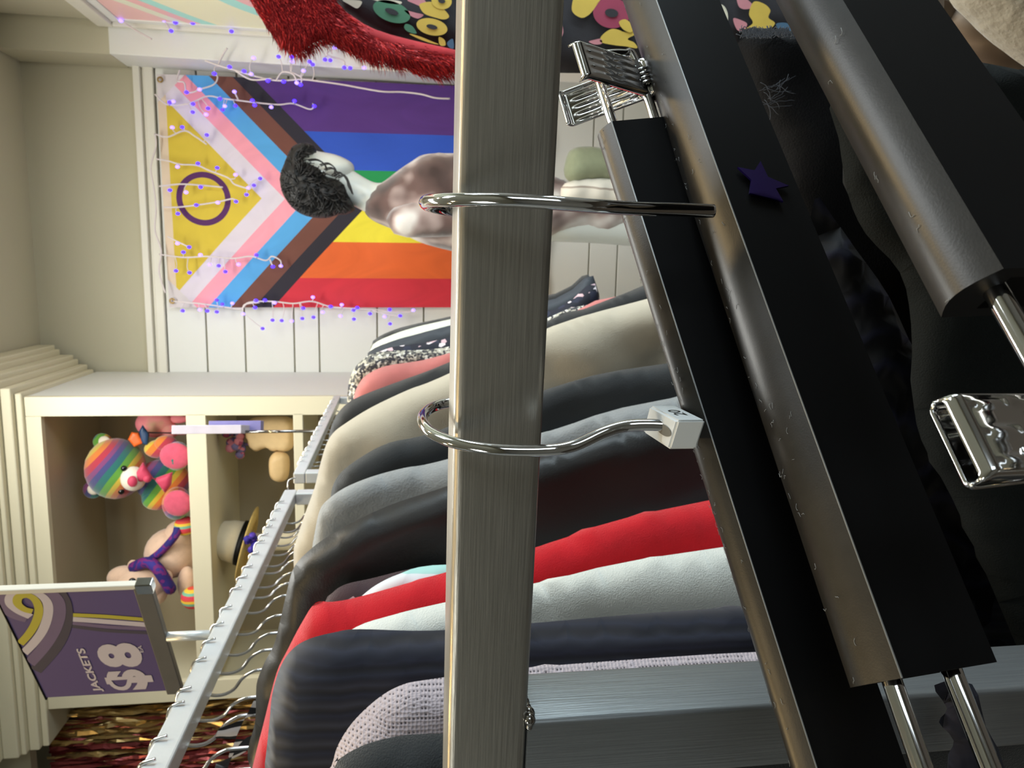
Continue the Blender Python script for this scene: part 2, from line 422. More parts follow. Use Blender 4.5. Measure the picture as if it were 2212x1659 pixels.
light_string('fairy lights with white wire trailing down the pilaster edge beside the purple stripe', sB,
    [zq([(980, 290), (1050, 315), (1120, 335), (1240, 370), (1330, 385), (1440, 380), (1520, 388), (1640, 405), (1720, 420), (1830, 438), (1920, 440), (2010, 450), (2080, 468), (2150, 472)]), zq([(1040, 320), (1060, 270), (1085, 230)]), zq([(1320, 385), (1350, 345), (1400, 355), (1420, 396)]), zq([(1390, 345), (1440, 370), (1436, 405)]), zq([(1120, 335), (1200, 380), (1300, 375)]), zq([(1600, 227), (1560, 260), (1640, 290), (1645, 323)])], lambda x, y: YP - .03)
sC = zq([(954, 427), (891, 441), (811, 489), (828, 485), (922, 497), (921, 536), (985, 547), (994, 518), (1050, 473), (1074, 507), (1063, 525), (1125, 506), (1120, 438), (1206, 480), (1217, 503), (1296, 512), (1407, 482), (1502, 507), (823, 609), (871, 608), (988, 645)])
light_string('fairy lights with a long white twig crossing the purple and blue flag corner', sC,
    [zq([(860, 335), (845, 385), (880, 395), (891, 441), (930, 438), (954, 427), (1020, 405), (1040, 370), (1024, 352)]), zq([(740, 450), (800, 500), (900, 495), (990, 460), (1060, 470), (1140, 480), (1220, 490), (1330, 500), (1400, 495), (1480, 522), (1502, 507)]), zq([(1140, 480), (1120, 438)]), zq([(740, 640), (800, 655), (880, 625), (930, 650), (988, 690)])], YFL - .03)
sD = zq([(848, 797), (946, 781), (1038, 802), (1126, 835), (1243, 853), (959, 894), (889, 919), (812, 909), (1213, 886), (1187, 898), (1178, 930), (1128, 963), (1041, 968), (938, 980), (850, 1021), (848, 1163), (904, 1181), (876, 1205), (958, 1218), (841, 1294), (906, 1303), (1002, 1264), (1045, 1270), (1077, 1298), (1140, 1263), (1226, 1218), (1304, 1274), (1342, 1271)])
light_string('fairy lights on white wire spread over the yellow triangle and ring of the flag', sD,
    [zq([(745, 760), (800, 768), (860, 785), (940, 790), (1000, 815), (1090, 850), (1120, 880), (1180, 900)]), zq([(760, 890), (860, 880), (960, 885), (1065, 895)]), zq([(780, 990), (850, 990), (940, 980), (1040, 965), (1110, 950), (1128, 963)]), zq([(800, 1130), (860, 1160), (904, 1181)]), zq([(760, 1215), (880, 1230), (990, 1225), (1110, 1235), (1200, 1225), (1270, 1245), (1300, 1225), (1340, 1245), (1342, 1271)]), zq([(1290, 1240), (1304, 1274)]), zq([(740, 640), (745, 700), (720, 800), (735, 900), (745, 1000), (740, 1100), (770, 1200), (760, 1300), (790, 1400)])], YFL - .03)
sE = zq([(1495, 1420), (1036, 1434), (1062, 1453), (1110, 1449), (1223, 1436), (1266, 1434), (1312, 1447), (1219, 1470), (873, 1485), (955, 1480), (991, 1486), (1036, 1490), (1162, 1500), (1302, 1530), (1346, 1532), (1394, 1534), (1445, 1522), (1498, 1516), (1542, 1492), (1449, 1473), (1580, 1465), (1633, 1456), (1689, 1482), (1707, 1470), (1627, 1510), (1691, 1525), (1768, 1499), (1838, 1513), (1862, 1479), (1912, 1509), (1975, 1482), (1864, 1547), (1255, 1570)])
light_string('fairy lights trailing along the red stripe edge of the flag above the clothes rack', sE,
    [zq([(830, 1440), (950, 1450), (1060, 1465), (1150, 1475), (1190, 1445), (1300, 1440), (1400, 1450), (1490, 1440), (1580, 1465), (1700, 1475), (1800, 1480), (1870, 1490), (1960, 1490), (1975, 1482)]), zq([(1160, 1490), (1170, 1455), (1240, 1445)]), zq([(1770, 1480), (1840, 1500), (1912, 1509)])], YFL - .03)
# ------------------------------------------------------------------ REAR CLOTHES RACKS (rail runs into the room)
XR = -.40; ZR = E + .19; tw = .0105
def rail_Y(py): 
    r = ray(600, py); return XR / r.x * r.y
Yj0 = rail_Y(1075); Yj1 = rail_Y(1030)
def rack(label, y0, y1, m, posts, w=tw):
    t = empty('clothes_rack', Vector((XR, (y0 + y1) / 2, 0)), label, 'clothes rack')
    bm = bmesh.new(); bx(bm, XR - w, XR + w, y0, y1, ZR - w, ZR + w, bev=.002); fin('rail', bm, m, t, smooth=False)
    for y in posts:
        bm = bmesh.new(); bx(bm, XR - w, XR + w, y - w * 1.2, y + w * 1.2, .05, ZR - w - .0005, bev=.002); fin('post', bm, m, t, smooth=False)
        bm = bmesh.new(); bx(bm, XR - .25, XR + .25, y - .012, y + .012, .02, .05, bev=.003); fin('foot', bm, m, t, smooth=False)
    return t
rack('silver square-tube clothes rack nearest the price sign, packed with jackets', .10, Yj0 + .012, M_rail, (.12, Yj0))
rack('silver square-tube clothes rack standing behind the other, by the shelving', Yj1 - .014, 2.24, M_rail, (Yj1, 2.22))
# hangers on the rear rail
def hanger_mesh():
    bm = bmesh.new(); zc = ZR + tw + .0022; r = .0016
    hook = [(.0145, .006), (.011, .0165), (.002, .0195), (-.010, .0175), (-.020, .006), (-.0225, -.008), (-.018, -.020), (-.008, -.028), (-.002, -.037), (0, -.047), (0, -.085)]
    tube(bm, catmull([Vector((x, 0, z)) for x, z in hook], 5), r, 6)
    b2 = bmesh.new()
    tube(b2, catmull([Vector((-.15, 0, -.155)), Vector((-.07, 0, -.115)), Vector((0, 0, -.085)), Vector((.07, 0, -.115)), Vector((.15, 0, -.155))], 5), .0035, 6)
    return bm, b2
ys = []
y = .56
while y < 2.18:
    ys.append(y); y += random.uniform(.026, .05) * (.8 + .35 * y)
protoH = None
M_hk = mat('hook_steel', (225, 225, 225), .18, 1)
for y in ys:
    if abs(y - Yj0) < .03 or abs(y - Yj1) < .03: continue
    rz = random.uniform(-.35, .35)
    loc = Vector((XR + .0, y, ZR + tw - .0165))
    if protoH is None:
        t = empty('coat_hanger', loc, 'slim steel-hooked hanger hanging in the row on the silver rear rail', 'hanger', 'hangers along the rear rail')
        a, b = hanger_mesh()
        def raw(nm, bmm, mm):
            bmesh.ops.recalc_face_normals(bmm, faces=bmm.faces); me = bpy.data.meshes.new(nm); bmm.to_mesh(me); bmm.free(); return link(nm, me, mm, t)
        h = raw('hook', a, M_hk); g = raw('shoulder_bar', b, M_hangside)
        protoH = (t, h, g)
    else:
        t = protoH[0].copy(); C.objects.link(t); t.location = loc
        for q in protoH[1:]:
            c = q.copy(); C.objects.link(c); c.parent = t
    t.rotation_euler.z = rz
# ------------------------------------------------------------------ GARMENTS ON THE REAR RACK
def garment(name, label, cat, pix, Y, m, T=.016, R=.022, res=.011, wr=None, low=None, tail=True, extra=None):
    pw = [PY(x, y, Y) for x, y in pix]
    poly = [(p.x, p.z) for p in pw]
    if tail:
        (xa, za), (xb, zb_) = poly[-2], poly[-1]
        lw = low if low else E - .62
        sl = (xb - xa) / min(-.01, (zb_ - za)); sl = max(-.5, min(.0, sl))
        if zb_ > lw + .02: poly.append((xb + sl * .5 * (lw - zb_), lw))
        poly += [(XR - .16, lw), (XR - .17, ZR - .22), (XR - .10, ZR - .13), (XR - .02, ZR - .085)]
        fx, fz = poly[0]
        if fx > XR + .03 and fz < ZR - .075: poly.append((XR + .02, ZR - .082))
    # smooth outline
    c = catmull([Vector((a, b, 0)) for a, b in poly], 4, closed=True)
    # remove tiny steps
    out = [c[0]]
    for q in c[1:]:
        if (q - out[-1]).length > .002: out.append(q)
    if (out[0] - out[-1]).length < .002: out.pop()
    bm = bmesh.new()
    f = wr or (lambda v, d: .0025 * math.sin(v.x * 90 + v.y * 22 + Y * 40) + .0015 * math.sin(v.y * 60 - v.x * 35 + Y * 17))
    pillow(bm, [(q.x, q.y) for q in out], (Vector((0, Y, 0)), Vector((1, 0, 0)), Vector((0, 0, 1)), Vector((0, 1, 0))), R, T, res, f)
    o = fin(name, bm, m); tag(o, label, cat); return o
cl = lambda n, c, v=.15, r=.85, b=.35, s=.3, bs=1200: mat(n, c, r, var=v, vs=60, bump=b, bs=bs, sheen=s)
M_blk = cl('black_wool', (30, 31, 32)); M_blk2 = cl('charcoal_cotton', (38, 41, 43)); M_leath = mat('black_leather', (24, 24, 23), .5, var=.2, vs=30, bump=.12, bs=700)
M_red = cl('red_fleece', (206, 18, 34), .2, .95, .35, .3, 1200); M_white = cl('white_cotton', (232, 234, 226), .04)
M_navy = ramp_mat('navy_pleats', 'wave', [(0, (16, 18, 30)), (.5, (34, 38, 56)), (1, (24, 27, 42))], 30, .85, .8, mscale=(1, 0, .12), const=False, sheen=.3, bump=.35)
M_gry = cl('heather_grey', (146, 148, 148), .18, .8, .3, .4, 500); M_beige = cl('beige_linen', (190, 180, 160), .06)
M_pink = cl('dusty_pink', (206, 120, 116), .12); M_cream = cl('cream_satin', (214, 214, 196), .05, .5)
M_lil = ramp_mat('lilac_mesh_knit', 'dist', [(0, (76, 68, 74)), (.2, (90, 82, 88)), (.34, (190, 178, 184)), (1, (206, 194, 200))], 520, .8, const=False, bump=.4)
M_lil.node_tree.nodes['Voronoi Texture'].inputs['Randomness'].default_value = .25
M_floral = ramp_mat('navy_floral', 'voronoi', [(0, (22, 24, 38)), (.55, (200, 170, 176)), (.72, (34, 38, 58)), (.9, (226, 214, 216))], 95)
M_speck = ramp_mat('speckled_tweed', 'voronoi', [(0, (60, 60, 66)), (.35, (190, 186, 170)), (.7, (120, 118, 110)), (.88, (226, 224, 214))], 260)
M_mint = ramp_mat('mint_white_stripe', 'wave', [(0, (228, 236, 240)), (.6, (176, 226, 220))], 7, mscale=(1, 0, 1))
M_plum = cl('plum_lining', (66, 46, 50)); M_zeb = ramp_mat('black_white_knit', 'wave', [(0, (24, 24, 24)), (.45, (214, 208, 204))], 28, .9, 6, mscale=(1, 1, .6), bump=.6)
fold = lambda a, k, ph=0, kz=25: (lambda v, d: a * math.sin(v.x * k + v.y * kz + ph) + a * .4 * math.sin(v.x * 37 - v.y * 71 + ph))
garment('black_jacket', 'black smooth jacket nearest the camera, at the bottom edge of the photo', 'jacket',
        [(700, 1705), (722, 1650), (780, 1612), (850, 1592), (925, 1585), (1150, 1580), (1640, 1530)], .300, M_blk2, T=.013, R=.03, wr=fold(.002, 60))
garment('mesh_sweater', 'pale lilac open-knit mesh sweater between the navy pleated and black garments', 'sweater',
        [(690, 1720), (716, 1655), (730, 1610), (762, 1560), (812, 1512), (862, 1482), (925, 1468), (1150, 1441), (1640, 1408), (1690, 1425), (1700, 1700), (1690, 2200), (1200, 2380), (700, 2400), (620, 2100)], .338, M_lil, T=.016, R=.03, tail=False)
garment('pleated_top', 'dark navy pleated top with rounded shoulder in front of the red fleece', 'top',
        [(560, 1720), (572, 1650), (582, 1560), (588, 1500), (606, 1440), (632, 1402), (668, 1380), (722, 1366), (775, 1359), (935, 1362), (1150, 1346), (1605, 1310)], .378, M_navy, T=.016, R=.02,
        wr=lambda v, d: .001 * math.sin((v.x + .1 * v.y) * 560))
garment('white_shirt', 'white cotton shirt showing between navy pleats and red fleece', 'shirt',
        [(700, 1460), (715, 1400), (770, 1354), (850, 1328), (935, 1307), (1165, 1258), (1560, 1182)], .420, M_white, T=.014, wr=lambda v, d: .008 * abs(math.sin(v.x * 24 + v.y * 8 + 1)) ** .5 - .005 + .002 * math.sin(v.x * 70 - v.y * 30))
garment('red_fleece_jacket', 'bright red fleece jacket with a pointed shoulder on the rear rack', 'jacket',
        [(530, 1740), (545, 1659), (570, 1560), (597, 1455), (622, 1402), (652, 1345), (682, 1302), (718, 1300), (776, 1289), (935, 1244), (1165, 1180), (1535, 1080)], .462, M_red, T=.017, R=.016, wr=fold(.0015, 40))
garment('striped_shirt', 'white and mint striped shirt, a thin sliver above the red fleece', 'shirt',
        [(730, 1330), (776, 1292), (812, 1264), (862, 1240), (935, 1221), (1165, 1210), (1500, 1140)], .502, M_mint, T=.008, R=.008)
garment('plum_top', 'dark plum top tucked between striped shirt and black leather jacket', 'top',
        [(690, 1330), (712, 1288), (742, 1264), (800, 1250), (935, 1222), (1165, 1215), (1500, 1150)], .522, M_plum, T=.008, R=.008)
garment('leather_jacket', 'black leather jacket with a seamed shoulder point below the hooks', 'jacket',
        [(535, 1640), (551, 1560), (553, 1500), (556, 1470), (572, 1430), (592, 1392), (604, 1345), (618, 1285), (633, 1230), (662, 1194), (722, 1150), (832, 1095), (942, 1058), (1185, 980), (1500, 900)], .556, M_leath, T=.018, R=.02, wr=fold(.0035, 55, 2))
garment('black_coat', 'plain black coat shoulder in the bottom corner beside the zebra knit', 'coat',
        [(478, 1720), (492, 1659), (512, 1615), (540, 1590), (570, 1600), (600, 1680)], .596, M_blk, T=.01, R=.012)
garment('zebra_knit', 'black and white zebra knit top peeking beside the hanger hooks', 'top',
        [(500, 1640), (508, 1600), (520, 1570), (538, 1535), (553, 1510), (575, 1530), (600, 1600)], .622, M_zeb, T=.012, R=.014)
garment('grey_sweatshirt', 'heather grey sweatshirt shoulder between two dark garments', 'sweatshirt',
        [(668, 1260), (672, 1200), (680, 1150), (689, 1108), (702, 1085), (742, 1055), (802, 1030), (872, 1011), (947, 997), (1190, 930), (1450, 860)], .655, M_gry, T=.014, wr=fold(.004, 70, 0, 60))
garment('dark_cardigan', 'charcoal cardigan between the grey sweatshirt and the beige linen coat', 'cardigan',
        [(702, 1200), (708, 1120), (714, 1078), (719, 1050), (737, 1020), (782, 986), (842, 956), (942, 932), (1190, 838), (1440, 785)], .695, M_blk2, T=.017, wr=fold(.003, 50, 0))
garment('linen_coat', 'long beige linen coat with soft folds, the widest pale garment on the rear rack', 'coat',
        [(640, 1290), (634, 1196), (641, 1165), (657, 1115), (679, 1055), (690, 1010), (704, 962), (720, 935), (747, 914), (802, 880), (882, 842), (952, 815), (1195, 704), (1400, 645), (1600, 590)], .80, M_beige, T=.026, R=.03, res=.011, wr=lambda v, d: .009 * abs(math.sin(v.x * 16 + v.y * 24 + 1)) ** .5 - .004 + .004 * math.sin(v.x * 50 - v.y * 38))
garment('black_sweater', 'black sweater with sloping shoulder beside the dusty pink top', 'sweater',
        [(700, 1060), (704, 1000), (711, 940), (725, 900), (752, 870), (792, 850), (872, 820), (952, 790), (1190, 690), (1260, 668)], .93, M_blk, T=.02, low=E - .5)
garment('pink_top', 'dusty pink ribbed top between black sweater and tweed jacket', 'top',
        [(757, 930), (764, 860), (775, 830), (792, 810), (832, 791), (902, 780), (952, 768), (1150, 715)], 1.04, M_pink, T=.017, res=.014, low=E - .35, wr=fold(.004, 80))
garment('tweed_jacket', 'speckled black and cream tweed jacket on the rear rack', 'jacket',
        [(748, 930), (750, 860), (755, 820), (770, 790), (800, 766), (842, 758), (952, 752), (1100, 720)], 1.16, M_speck, T=.017, res=.014, low=E - .35)
garment('floral_blouse', 'navy blouse with pink flower print, hem visible below the steel bar', 'blouse',
        [(790, 820), (800, 775), (840, 752), (900, 742), (952, 733), (1200, 668), (1298, 655)], 1.27, M_floral, T=.02, res=.014, low=PY(1302, 690, 1.27).z)
garment('dark_shirt', 'dark slate shirt next to the cream satin blouse', 'shirt',
        [(790, 790), (800, 758), (850, 736), (900, 722), (952, 708), (1200, 645), (1294, 634)], 1.45, mat('slate', (50, 54, 60), .7), T=.018, res=.016, low=PY(1304, 660, 1.45).z)
garment('cream_blouse', 'cream satin blouse edge between two dark tops near the flag', 'blouse',
        [(796, 775), (806, 744), (850, 722), (900, 706), (952, 694), (1150, 650)], 1.56, M_cream, T=.02, res=.018, low=E - .3)
garment('black_dress', 'furthest black dress on the rear rack, under the fairy lights', 'dress',
        [(800, 760), (812, 732), (852, 712), (900, 699), (952, 688), (1200, 634), (1282, 625)], 1.72, M_blk, T=.018, res=.02, low=PY(1290, 640, 1.72).z)
# ------------------------------------------------------------------ PRICE SIGN
YL_, YR_ = .845, .775
def zsg(px, py, Y): return PY(px, py, Y)
BL = PY(387, 1493, .835); 
BR = PY(333, 1262, .75)
BR.z = BL.z = (BR.z + BL.z) / 2
TLz = PY(100, 1500, .835).z; TRz = PY(-12, 1276, .75).z; TZ = (TLz + TRz) / 2
sx = (BR - BL).normalized(); sn = sx.cross(Vector((0, 0, 1))).normalized()
if sn.dot(FW) > 0: sn = -sn                     # towards the viewer
Ws = (BR - BL).length; Hs = TZ - BL.z
def S(s, t, off=0): return BL + sx * (Ws * s) + Vector((0, 0, Hs * t)) + sn * off
def SP(px, py, off=0): return PP(px, py, BL + sn * off, sn)
stemX = XR
sc_ = (XR - BL.x) / (BR.x - BL.x)
st = empty('price_sign', S(sc_, 0), 'purple sign reading JACKETS $8 in a chrome holder above the rear rail', 'sign')
def slab(name, s0, s1, t0, t1, o0, o1, m, par=st):
    bm = bmesh.new(); c = (S(s0, t0, o0) + S(s1, t1, o1)) / 2
    box(bm, c, Ws * abs(s1 - s0), abs(o1 - o0), Hs * abs(t1 - t0), ax=(sx, sn, Vector((0, 0, 1))), bev=min(abs(o1 - o0), .004) * .25)
    return fin(name, bm, m, par, smooth=False)
M_pur = mat('purple_card', (96, 80, 128), .5, var=.04, vs=10); M_pgrey = mat('grey_plastic_edge', (104, 100, 94), .4)
M_lt = mat('pale_print', (214, 204, 212), .5, var=.02); M_yel = mat('yellow_print', (196, 184, 62), .5, var=.04); M_lav = mat('lavender_print', (122, 104, 136), .5); M_dk = mat('grey_print', (78, 70, 84), .5)
slab('card', .02, .99, .06, 1, -.001, .001, M_pur)
slab('bottom_channel', 0, 1, -.01, .11, -.004, .004, M_pgrey)
slab('side_channel', .985, 1.02, 0, 1.0, -.003, .004, M_trim)
slab('corner_cap', .955, 1.03, -.02, .09, -.005, .006, M_chrome)
slab('edge_strip', 0, 1, .995, 1.01, -.002, .002, M_hangside)
bm = bmesh.new(); q0 = S(sc_, -.01); q1 = Vector((q0.x, q0.y, ZR + tw)); tube(bm, [q0, q1], .0052, 14); fin('stem', bm, M_rail, st)
def ribbon(name, pts, w, off, m, par=st, n=8):
    """flat printed band: pts are photo pixels on the card"""
    cs = catmull([SP(x, y, off) for x, y in pts], n)
    bm = bmesh.new(); pr = None
    for i, p in enumerate(cs):
        t = (cs[min(i + 1, len(cs) - 1)] - cs[max(i - 1, 0)]).normalized(); nn = t.cross(sn).normalized() * (w / 2)
        # keep on the card
        a, b = p - nn, p + nn
        def clampc(v):
            v = v.copy(); d = v - BL; s = max(.021, min(.984, d.dot(sx) / Ws)); tt = max(.11, min(.994, d.z / Hs)); return S(s, tt, off)
        cur = (bm.verts.new(clampc(a)), bm.verts.new(clampc(b)))
        if pr:
            try: bm.faces.new((pr[0], pr[1], cur[1], cur[0]))
            except ValueError: pass
        pr = cur
    return fin(name, bm, m, par, smooth=False)
arc = [(28, 1400), (48, 1388), (68, 1366), (84, 1340), (90, 1315), (82, 1292), (62, 1283), (38, 1290), (20, 1310)]
def offarc(k):   # push the arc outwards from its centre
    cx, cy = 48, 1320
    return [(cx + (x - cx) * k, cy + (y - cy) * k) for x, y in arc]
ribbon('printed_swirl', [(150, 1352), (230, 1362), (320, 1367)], .0055, .0012, M_dk)
ribbon('printed_swirl', [(150, 1345), (230, 1354), (320, 1358)], .0055, .0013, M_lav)
ribbon('printed_swirl', [(148, 1337), (230, 1343), (320, 1350)], .0075, .0014, M_lt)
ribbon('printed_swirl', [(145, 1328), (230, 1332), (318, 1339)], .0058, .0015, M_yel)
ribbon('printed_swirl', [(75, 1450), (95, 1428), (118, 1400), (134, 1370), (142, 1335), (138, 1300), (120, 1270)], .013, .0016, M_dk)
ribbon('printed_swirl', [(62, 1435), (85, 1410), (104, 1385), (120, 1355), (128, 1325), (124, 1296), (100, 1272)], .012, .0018, M_lav)
ribbon('printed_swirl', [(0, 1282), (8, 1306), (30, 1325), (60, 1335)], .016, .0018, M_lav)
ribbon('printed_swirl', [(50, 1412), (72, 1390), (92, 1362), (103, 1330), (102, 1302), (84, 1284), (56, 1278), (26, 1286), (22, 1304), (40, 1320), (66, 1332)], .009, .0020, M_lt)
ribbon('printed_swirl', [(42, 1392), (62, 1370), (77, 1345), (84, 1318), (76, 1296), (58, 1286), (40, 1290), (38, 1304), (52, 1316), (70, 1321)], .008, .0022, M_yel)
def text_mesh(txt, size, bold=0, sxx=1):
    cu = bpy.data.curves.new('t', 'FONT'); cu.body = txt; cu.size = size; cu.offset = bold; cu.extrude = 0; cu.resolution_u = 4
    ob = bpy.data.objects.new('t', cu); C.objects.link(ob)
    dg = bpy.context.evaluated_depsgraph_get(); me = bpy.data.meshes.new_from_object(ob.evaluated_get(dg))
    bpy.data.objects.remove(ob); return me
def put_text(name, txt, s0, s1, t0, t1, off, m, bold, par=st, fr=None):
    me = text_mesh(txt, 1.0, bold)
    xs = [v.co.x for v in me.vertices]; ysv = [v.co.y for v in me.vertices]
    x0, x1, y0, y1 = min(xs), max(xs), min(ysv), max(ysv)
    f = fr or S
    for v in me.vertices:
        a = (v.co.x - x0) / (x1 - x0); b = (v.co.y - y0) / (y1 - y0)
        v.co = f(s0 + (s1 - s0) * a, t0 + (t1 - t0) * b, off) - wl(par)
    o = link(name, me, m, par, smooth=False); return o
put_text('printed_lettering', 'JACKETS', .055, .485, .565, .640, .0016, M_lt, .03)
put_text('printed_lettering', '$', .055, .262, .185, .525, .0016, M_lt, .05)
put_text('printed_lettering', '8', .285, .515, .205, .510, .0016, M_lt, .05)
put_text('printed_lettering', 'EA', .42, .485, .185, .215, .0016, M_lt, .01)
# second sign seen almost edge-on
Y2 = rail_Y(932)
p0 = PY(530, 921, Y2); p1 = PY(384, 921, Y2)
s2 = empty('rack_sign', Vector((XR, Y2, ZR + tw)), 'white and purple card sign seen almost edge-on, on the rear rail', 'sign')
va = Vector((XR, Y2, 0)).normalized(); vb = Vector((va.y, -va.x, 0)); vc = Vector((XR, Y2, (p0.z + p1.z) / 2))
bm = bmesh.new(); box(bm, vc + vb * .006, .10, .020, p1.z - p0.z, ax=(va, vb, Vector((0, 0, 1))), bev=.001); fin('card', bm, mat('white_card', (222, 214, 226), .5), s2, smooth=False)
bm = bmesh.new(); box(bm, vc + va * .075 + vb * .012 - Vector((0, 0, .04)), .04, .03, p1.z - p0.z - .03, ax=(va, vb, Vector((0, 0, 1))), bev=.001); fin('back_card', bm, mat('lilac_card', (140, 134, 190), .5), s2, smooth=False)
bm = bmesh.new(); tube(bm, [Vector((XR, Y2, ZR + tw)), Vector((XR, Y2, p0.z))], .0035, 10); fin('stem', bm, M_chromed, s2)
# ------------------------------------------------------------------ SOFT TOYS AND HATS
M_rain = ramp_mat('rainbow_plush', 'saw', [(0, (176, 48, 66)), (.16, (214, 120, 40)), (.3, (206, 176, 50)), (.42, (92, 152, 50)), (.58, (34, 106, 100)), (.74, (66, 66, 120)), (.88, (126, 62, 112))], 2.5, .95, 2.5, mscale=(1, 1, 1), rot=(0, .9, 0), sheen=.6, bump=.4)
M_pkp = cl('pink_plush', (206, 84, 108), .2, .95, .6, .6, 500); M_crp = cl('cream_plush', (232, 222, 204), .08, .95, .6, .6, 500); M_tanp = cl('fawn_plush', (224, 190, 164), .14, .95, .7, .6, 350)
M_eye = mat('glossy_black', (10, 10, 10), .1); M_bow = cl('satin_bow', (200, 56, 90), .1, .5)
YB = 2.50
def pb(px, py, dY=0): return PY(px, py, YB + dY)
def plush(bm_list): pass
u = (PY(400, 1000, YB) - PY(400, 1001, YB)).length      # metres per photo pixel there
bear = empty('rainbow_bear', PY(411, 1040, YB), 'rainbow striped teddy bear with pink bow sitting on the top shelf', 'teddy bear')
def blob(name, m, par, items, sub=3):
    bm = bmesh.new()
    for (px, py, dY, r, sc) in items: ball(bm, pb(px, py, dY), r * u, sc, sub=sub)
    return fin(name, bm, m, par)
blob('body', M_rain, bear, [(352, 1040, .03, 44, (1.1, .9, 1.25))])
hd = blob('head', M_rain, bear, [(250, 1012, 0, 58, (1.1, .95, 1.0))])
blob('ear', M_rain, hd, [(222, 955, .02, 19, (1, .5, 1))]); blob('ear', M_rain, hd, [(200, 1058, .02, 19, (1, .5, 1))])
blob('inner_ear', M_crp, hd, [(226, 954, .002, 12, (1, .4, 1))]); blob('inner_ear', M_crp, hd, [(202, 1057, .002, 12, (1, .4, 1))])
blob('muzzle', M_crp, hd, [(288, 1034, -.07, 24, (1.05, .9, 1))])
blob('nose', M_bow, hd, [(286, 1040, -.105, 10.5, (1.1, .7, .9))])
blob('eye', M_eye, hd, [(268, 1012, -.082, 6, (1, .8, 1))]); blob('eye', M_eye, hd, [(262, 1062, -.06, 6, (1, .8, 1))])
blob('arm', M_rain, bear, [(345, 970, -.01, 18, (1.1, 1, 1.7)), (358, 958, -.02, 17, (1, 1, 1.3))])
blob('arm', M_rain, bear, [(338, 1080, -.01, 18, (1.2, 1, 1.6)), (330, 1072, 0, 16, (1.4, 1, 1.4))])
blob('leg', M_rain, bear, [(383, 985, -.04, 27, (1.1, 1.2, .9))]); blob('leg', M_rain, bear, [(382, 1087, -.04, 31, (1.1, 1.1, .9))])
blob('foot_pad', M_pkp, bear, [(379, 985, -.075, 29, (.95, .35, 1.05))]); blob('foot_pad', M_pkp, bear, [(384, 1087, -.085, 29, (.95, .35, .95))])
bm = bmesh.new()
for s in (-1, 1):
    c = pb(332, 1034, -.085); pts = [(0, 0), (s * 30, 26), (s * 36, 0), (s * 30, -22)]
    pillow(bm, [(a * u, b * u) for a, b in (pts if s > 0 else pts[::-1])], (c, Vector((.35, 0, .93)), Vector((.93, 0, -.35)), Vector((0, 1, 0))), .012, .012, .008)
ball(bm, pb(318, 1034, -.09), 8 * u, sub=2)
fin('bow', bm, M_bow, bear)
# fawn bear lying on its side with rainbow paws
dog = empty('fawn_bear', PY(414, 1200, YB), 'fawn plush bear with purple scarf and rainbow paws leaning by the sign', 'teddy bear')
blob('body', M_tanp, dog, [(368, 1195, .02, 52, (1.05, .95, 1.0)), (385, 1165, .02, 34, (1.2, .9, .9)), (390, 1215, .02, 30, (1, .9, .9))])
hd2 = blob('head', M_tanp, dog, [(308, 1262, -.03, 46, (.9, .95, 1.15)), (268, 1248, -.03, 26, (1, .8, 1.3)), (330, 1280, -.04, 30, (1, .8, 1))])
blob('ear', M_tanp, hd2, [(357, 1246, -.06, 16, (1, .5, .9))]); blob('ear', M_tanp, hd2, [(288, 1222, .0, 13, (1, .5, .9))])
blob('eye', M_eye, hd2, [(286, 1256, -.105, 7.5, (1, .7, 1))])
blob('leg', M_tanp, dog, [(405, 1262, -.03, 22, (1.8, .9, .9))])
M_paw = ramp_mat('rainbow_paw', 'saw', [(0, (214, 60, 80)), (.3, (120, 180, 150)), (.55, (230, 190, 60)), (.8, (220, 80, 60))], 9, .8, 1.5)
blob('paw', M_paw, dog, [(399, 1136, -.03, 21, (1, .9, 1))]); blob('paw', M_paw, dog, [(417, 1291, -.085, 24, (1, .9, 1))])
M_scarf = ramp_mat('purple_scarf', 'noise', [(0, (40, 30, 110)), (.5, (110, 30, 110)), (.6, (50, 40, 130))], 30)
bm = bmesh.new()
sc3 = catmull([pb(288, 1226, -.04), pb(318, 1215, -.075), pb(338, 1226, -.095), pb(355, 1250, -.095), pb(368, 1272, -.08), pb(362, 1262, -.0)], 6)
tube(bm, sc3, [12 * u] * len(sc3), 10)
tube(bm, catmull([pb(322, 1212, -.05), pb(350, 1190, -.06), pb(378, 1158, -.06), pb(384, 1140, -.05)], 5), 8 * u, 8)
fin('scarf', bm, M_scarf, dog)
# little unicorn toy and pinwheel flower behind the stile
toy = empty('unicorn_toy', PY(400, 915, YB + .06), 'small pink and green plush toy tucked in the shelf corner behind the bear', 'toy')
M_uni = ramp_mat('pink_green_plush', 'noise', [(0, (120, 190, 90)), (.42, (240, 150, 150)), (.65, (236, 120, 140))], 14, const=False)
blob('body', M_uni, toy, [(335, 915, .06, 30, (1, .8, 1.3)), (362, 930, .05, 18, (1, .8, 1.3))]); blob('leg', M_uni, toy, [(392, 930, .03, 12, (.8, .8, 1.7))])
blob('leg', M_uni, toy, [(385, 905, .06, 12, (.8, .8, 1.7))])
pin = empty('pinwheel', pb(400, 936, .0), 'small orange and blue pinwheel petal standing beside the rainbow bear', 'pinwheel')
bm = bmesh.new(); sheetpts = [pb(298, 913, .0), pb(276, 940, .0), pb(290, 950, -.01), pb(300, 930, -.02)]
pillow(bm, [(0, 0), (-22 * u, -8 * u), (-30 * u, 10 * u), (-14 * u, 22 * u), (2 * u, 14 * u)], (pb(300, 935, -.02), Vector((1, 0, 0)), Vector((0, 0, 1)), Vector((0, 1, 0))), .006, .005, .006)
fin('petal', bm, mat('orange_foil', (248, 110, 40), .4), pin)
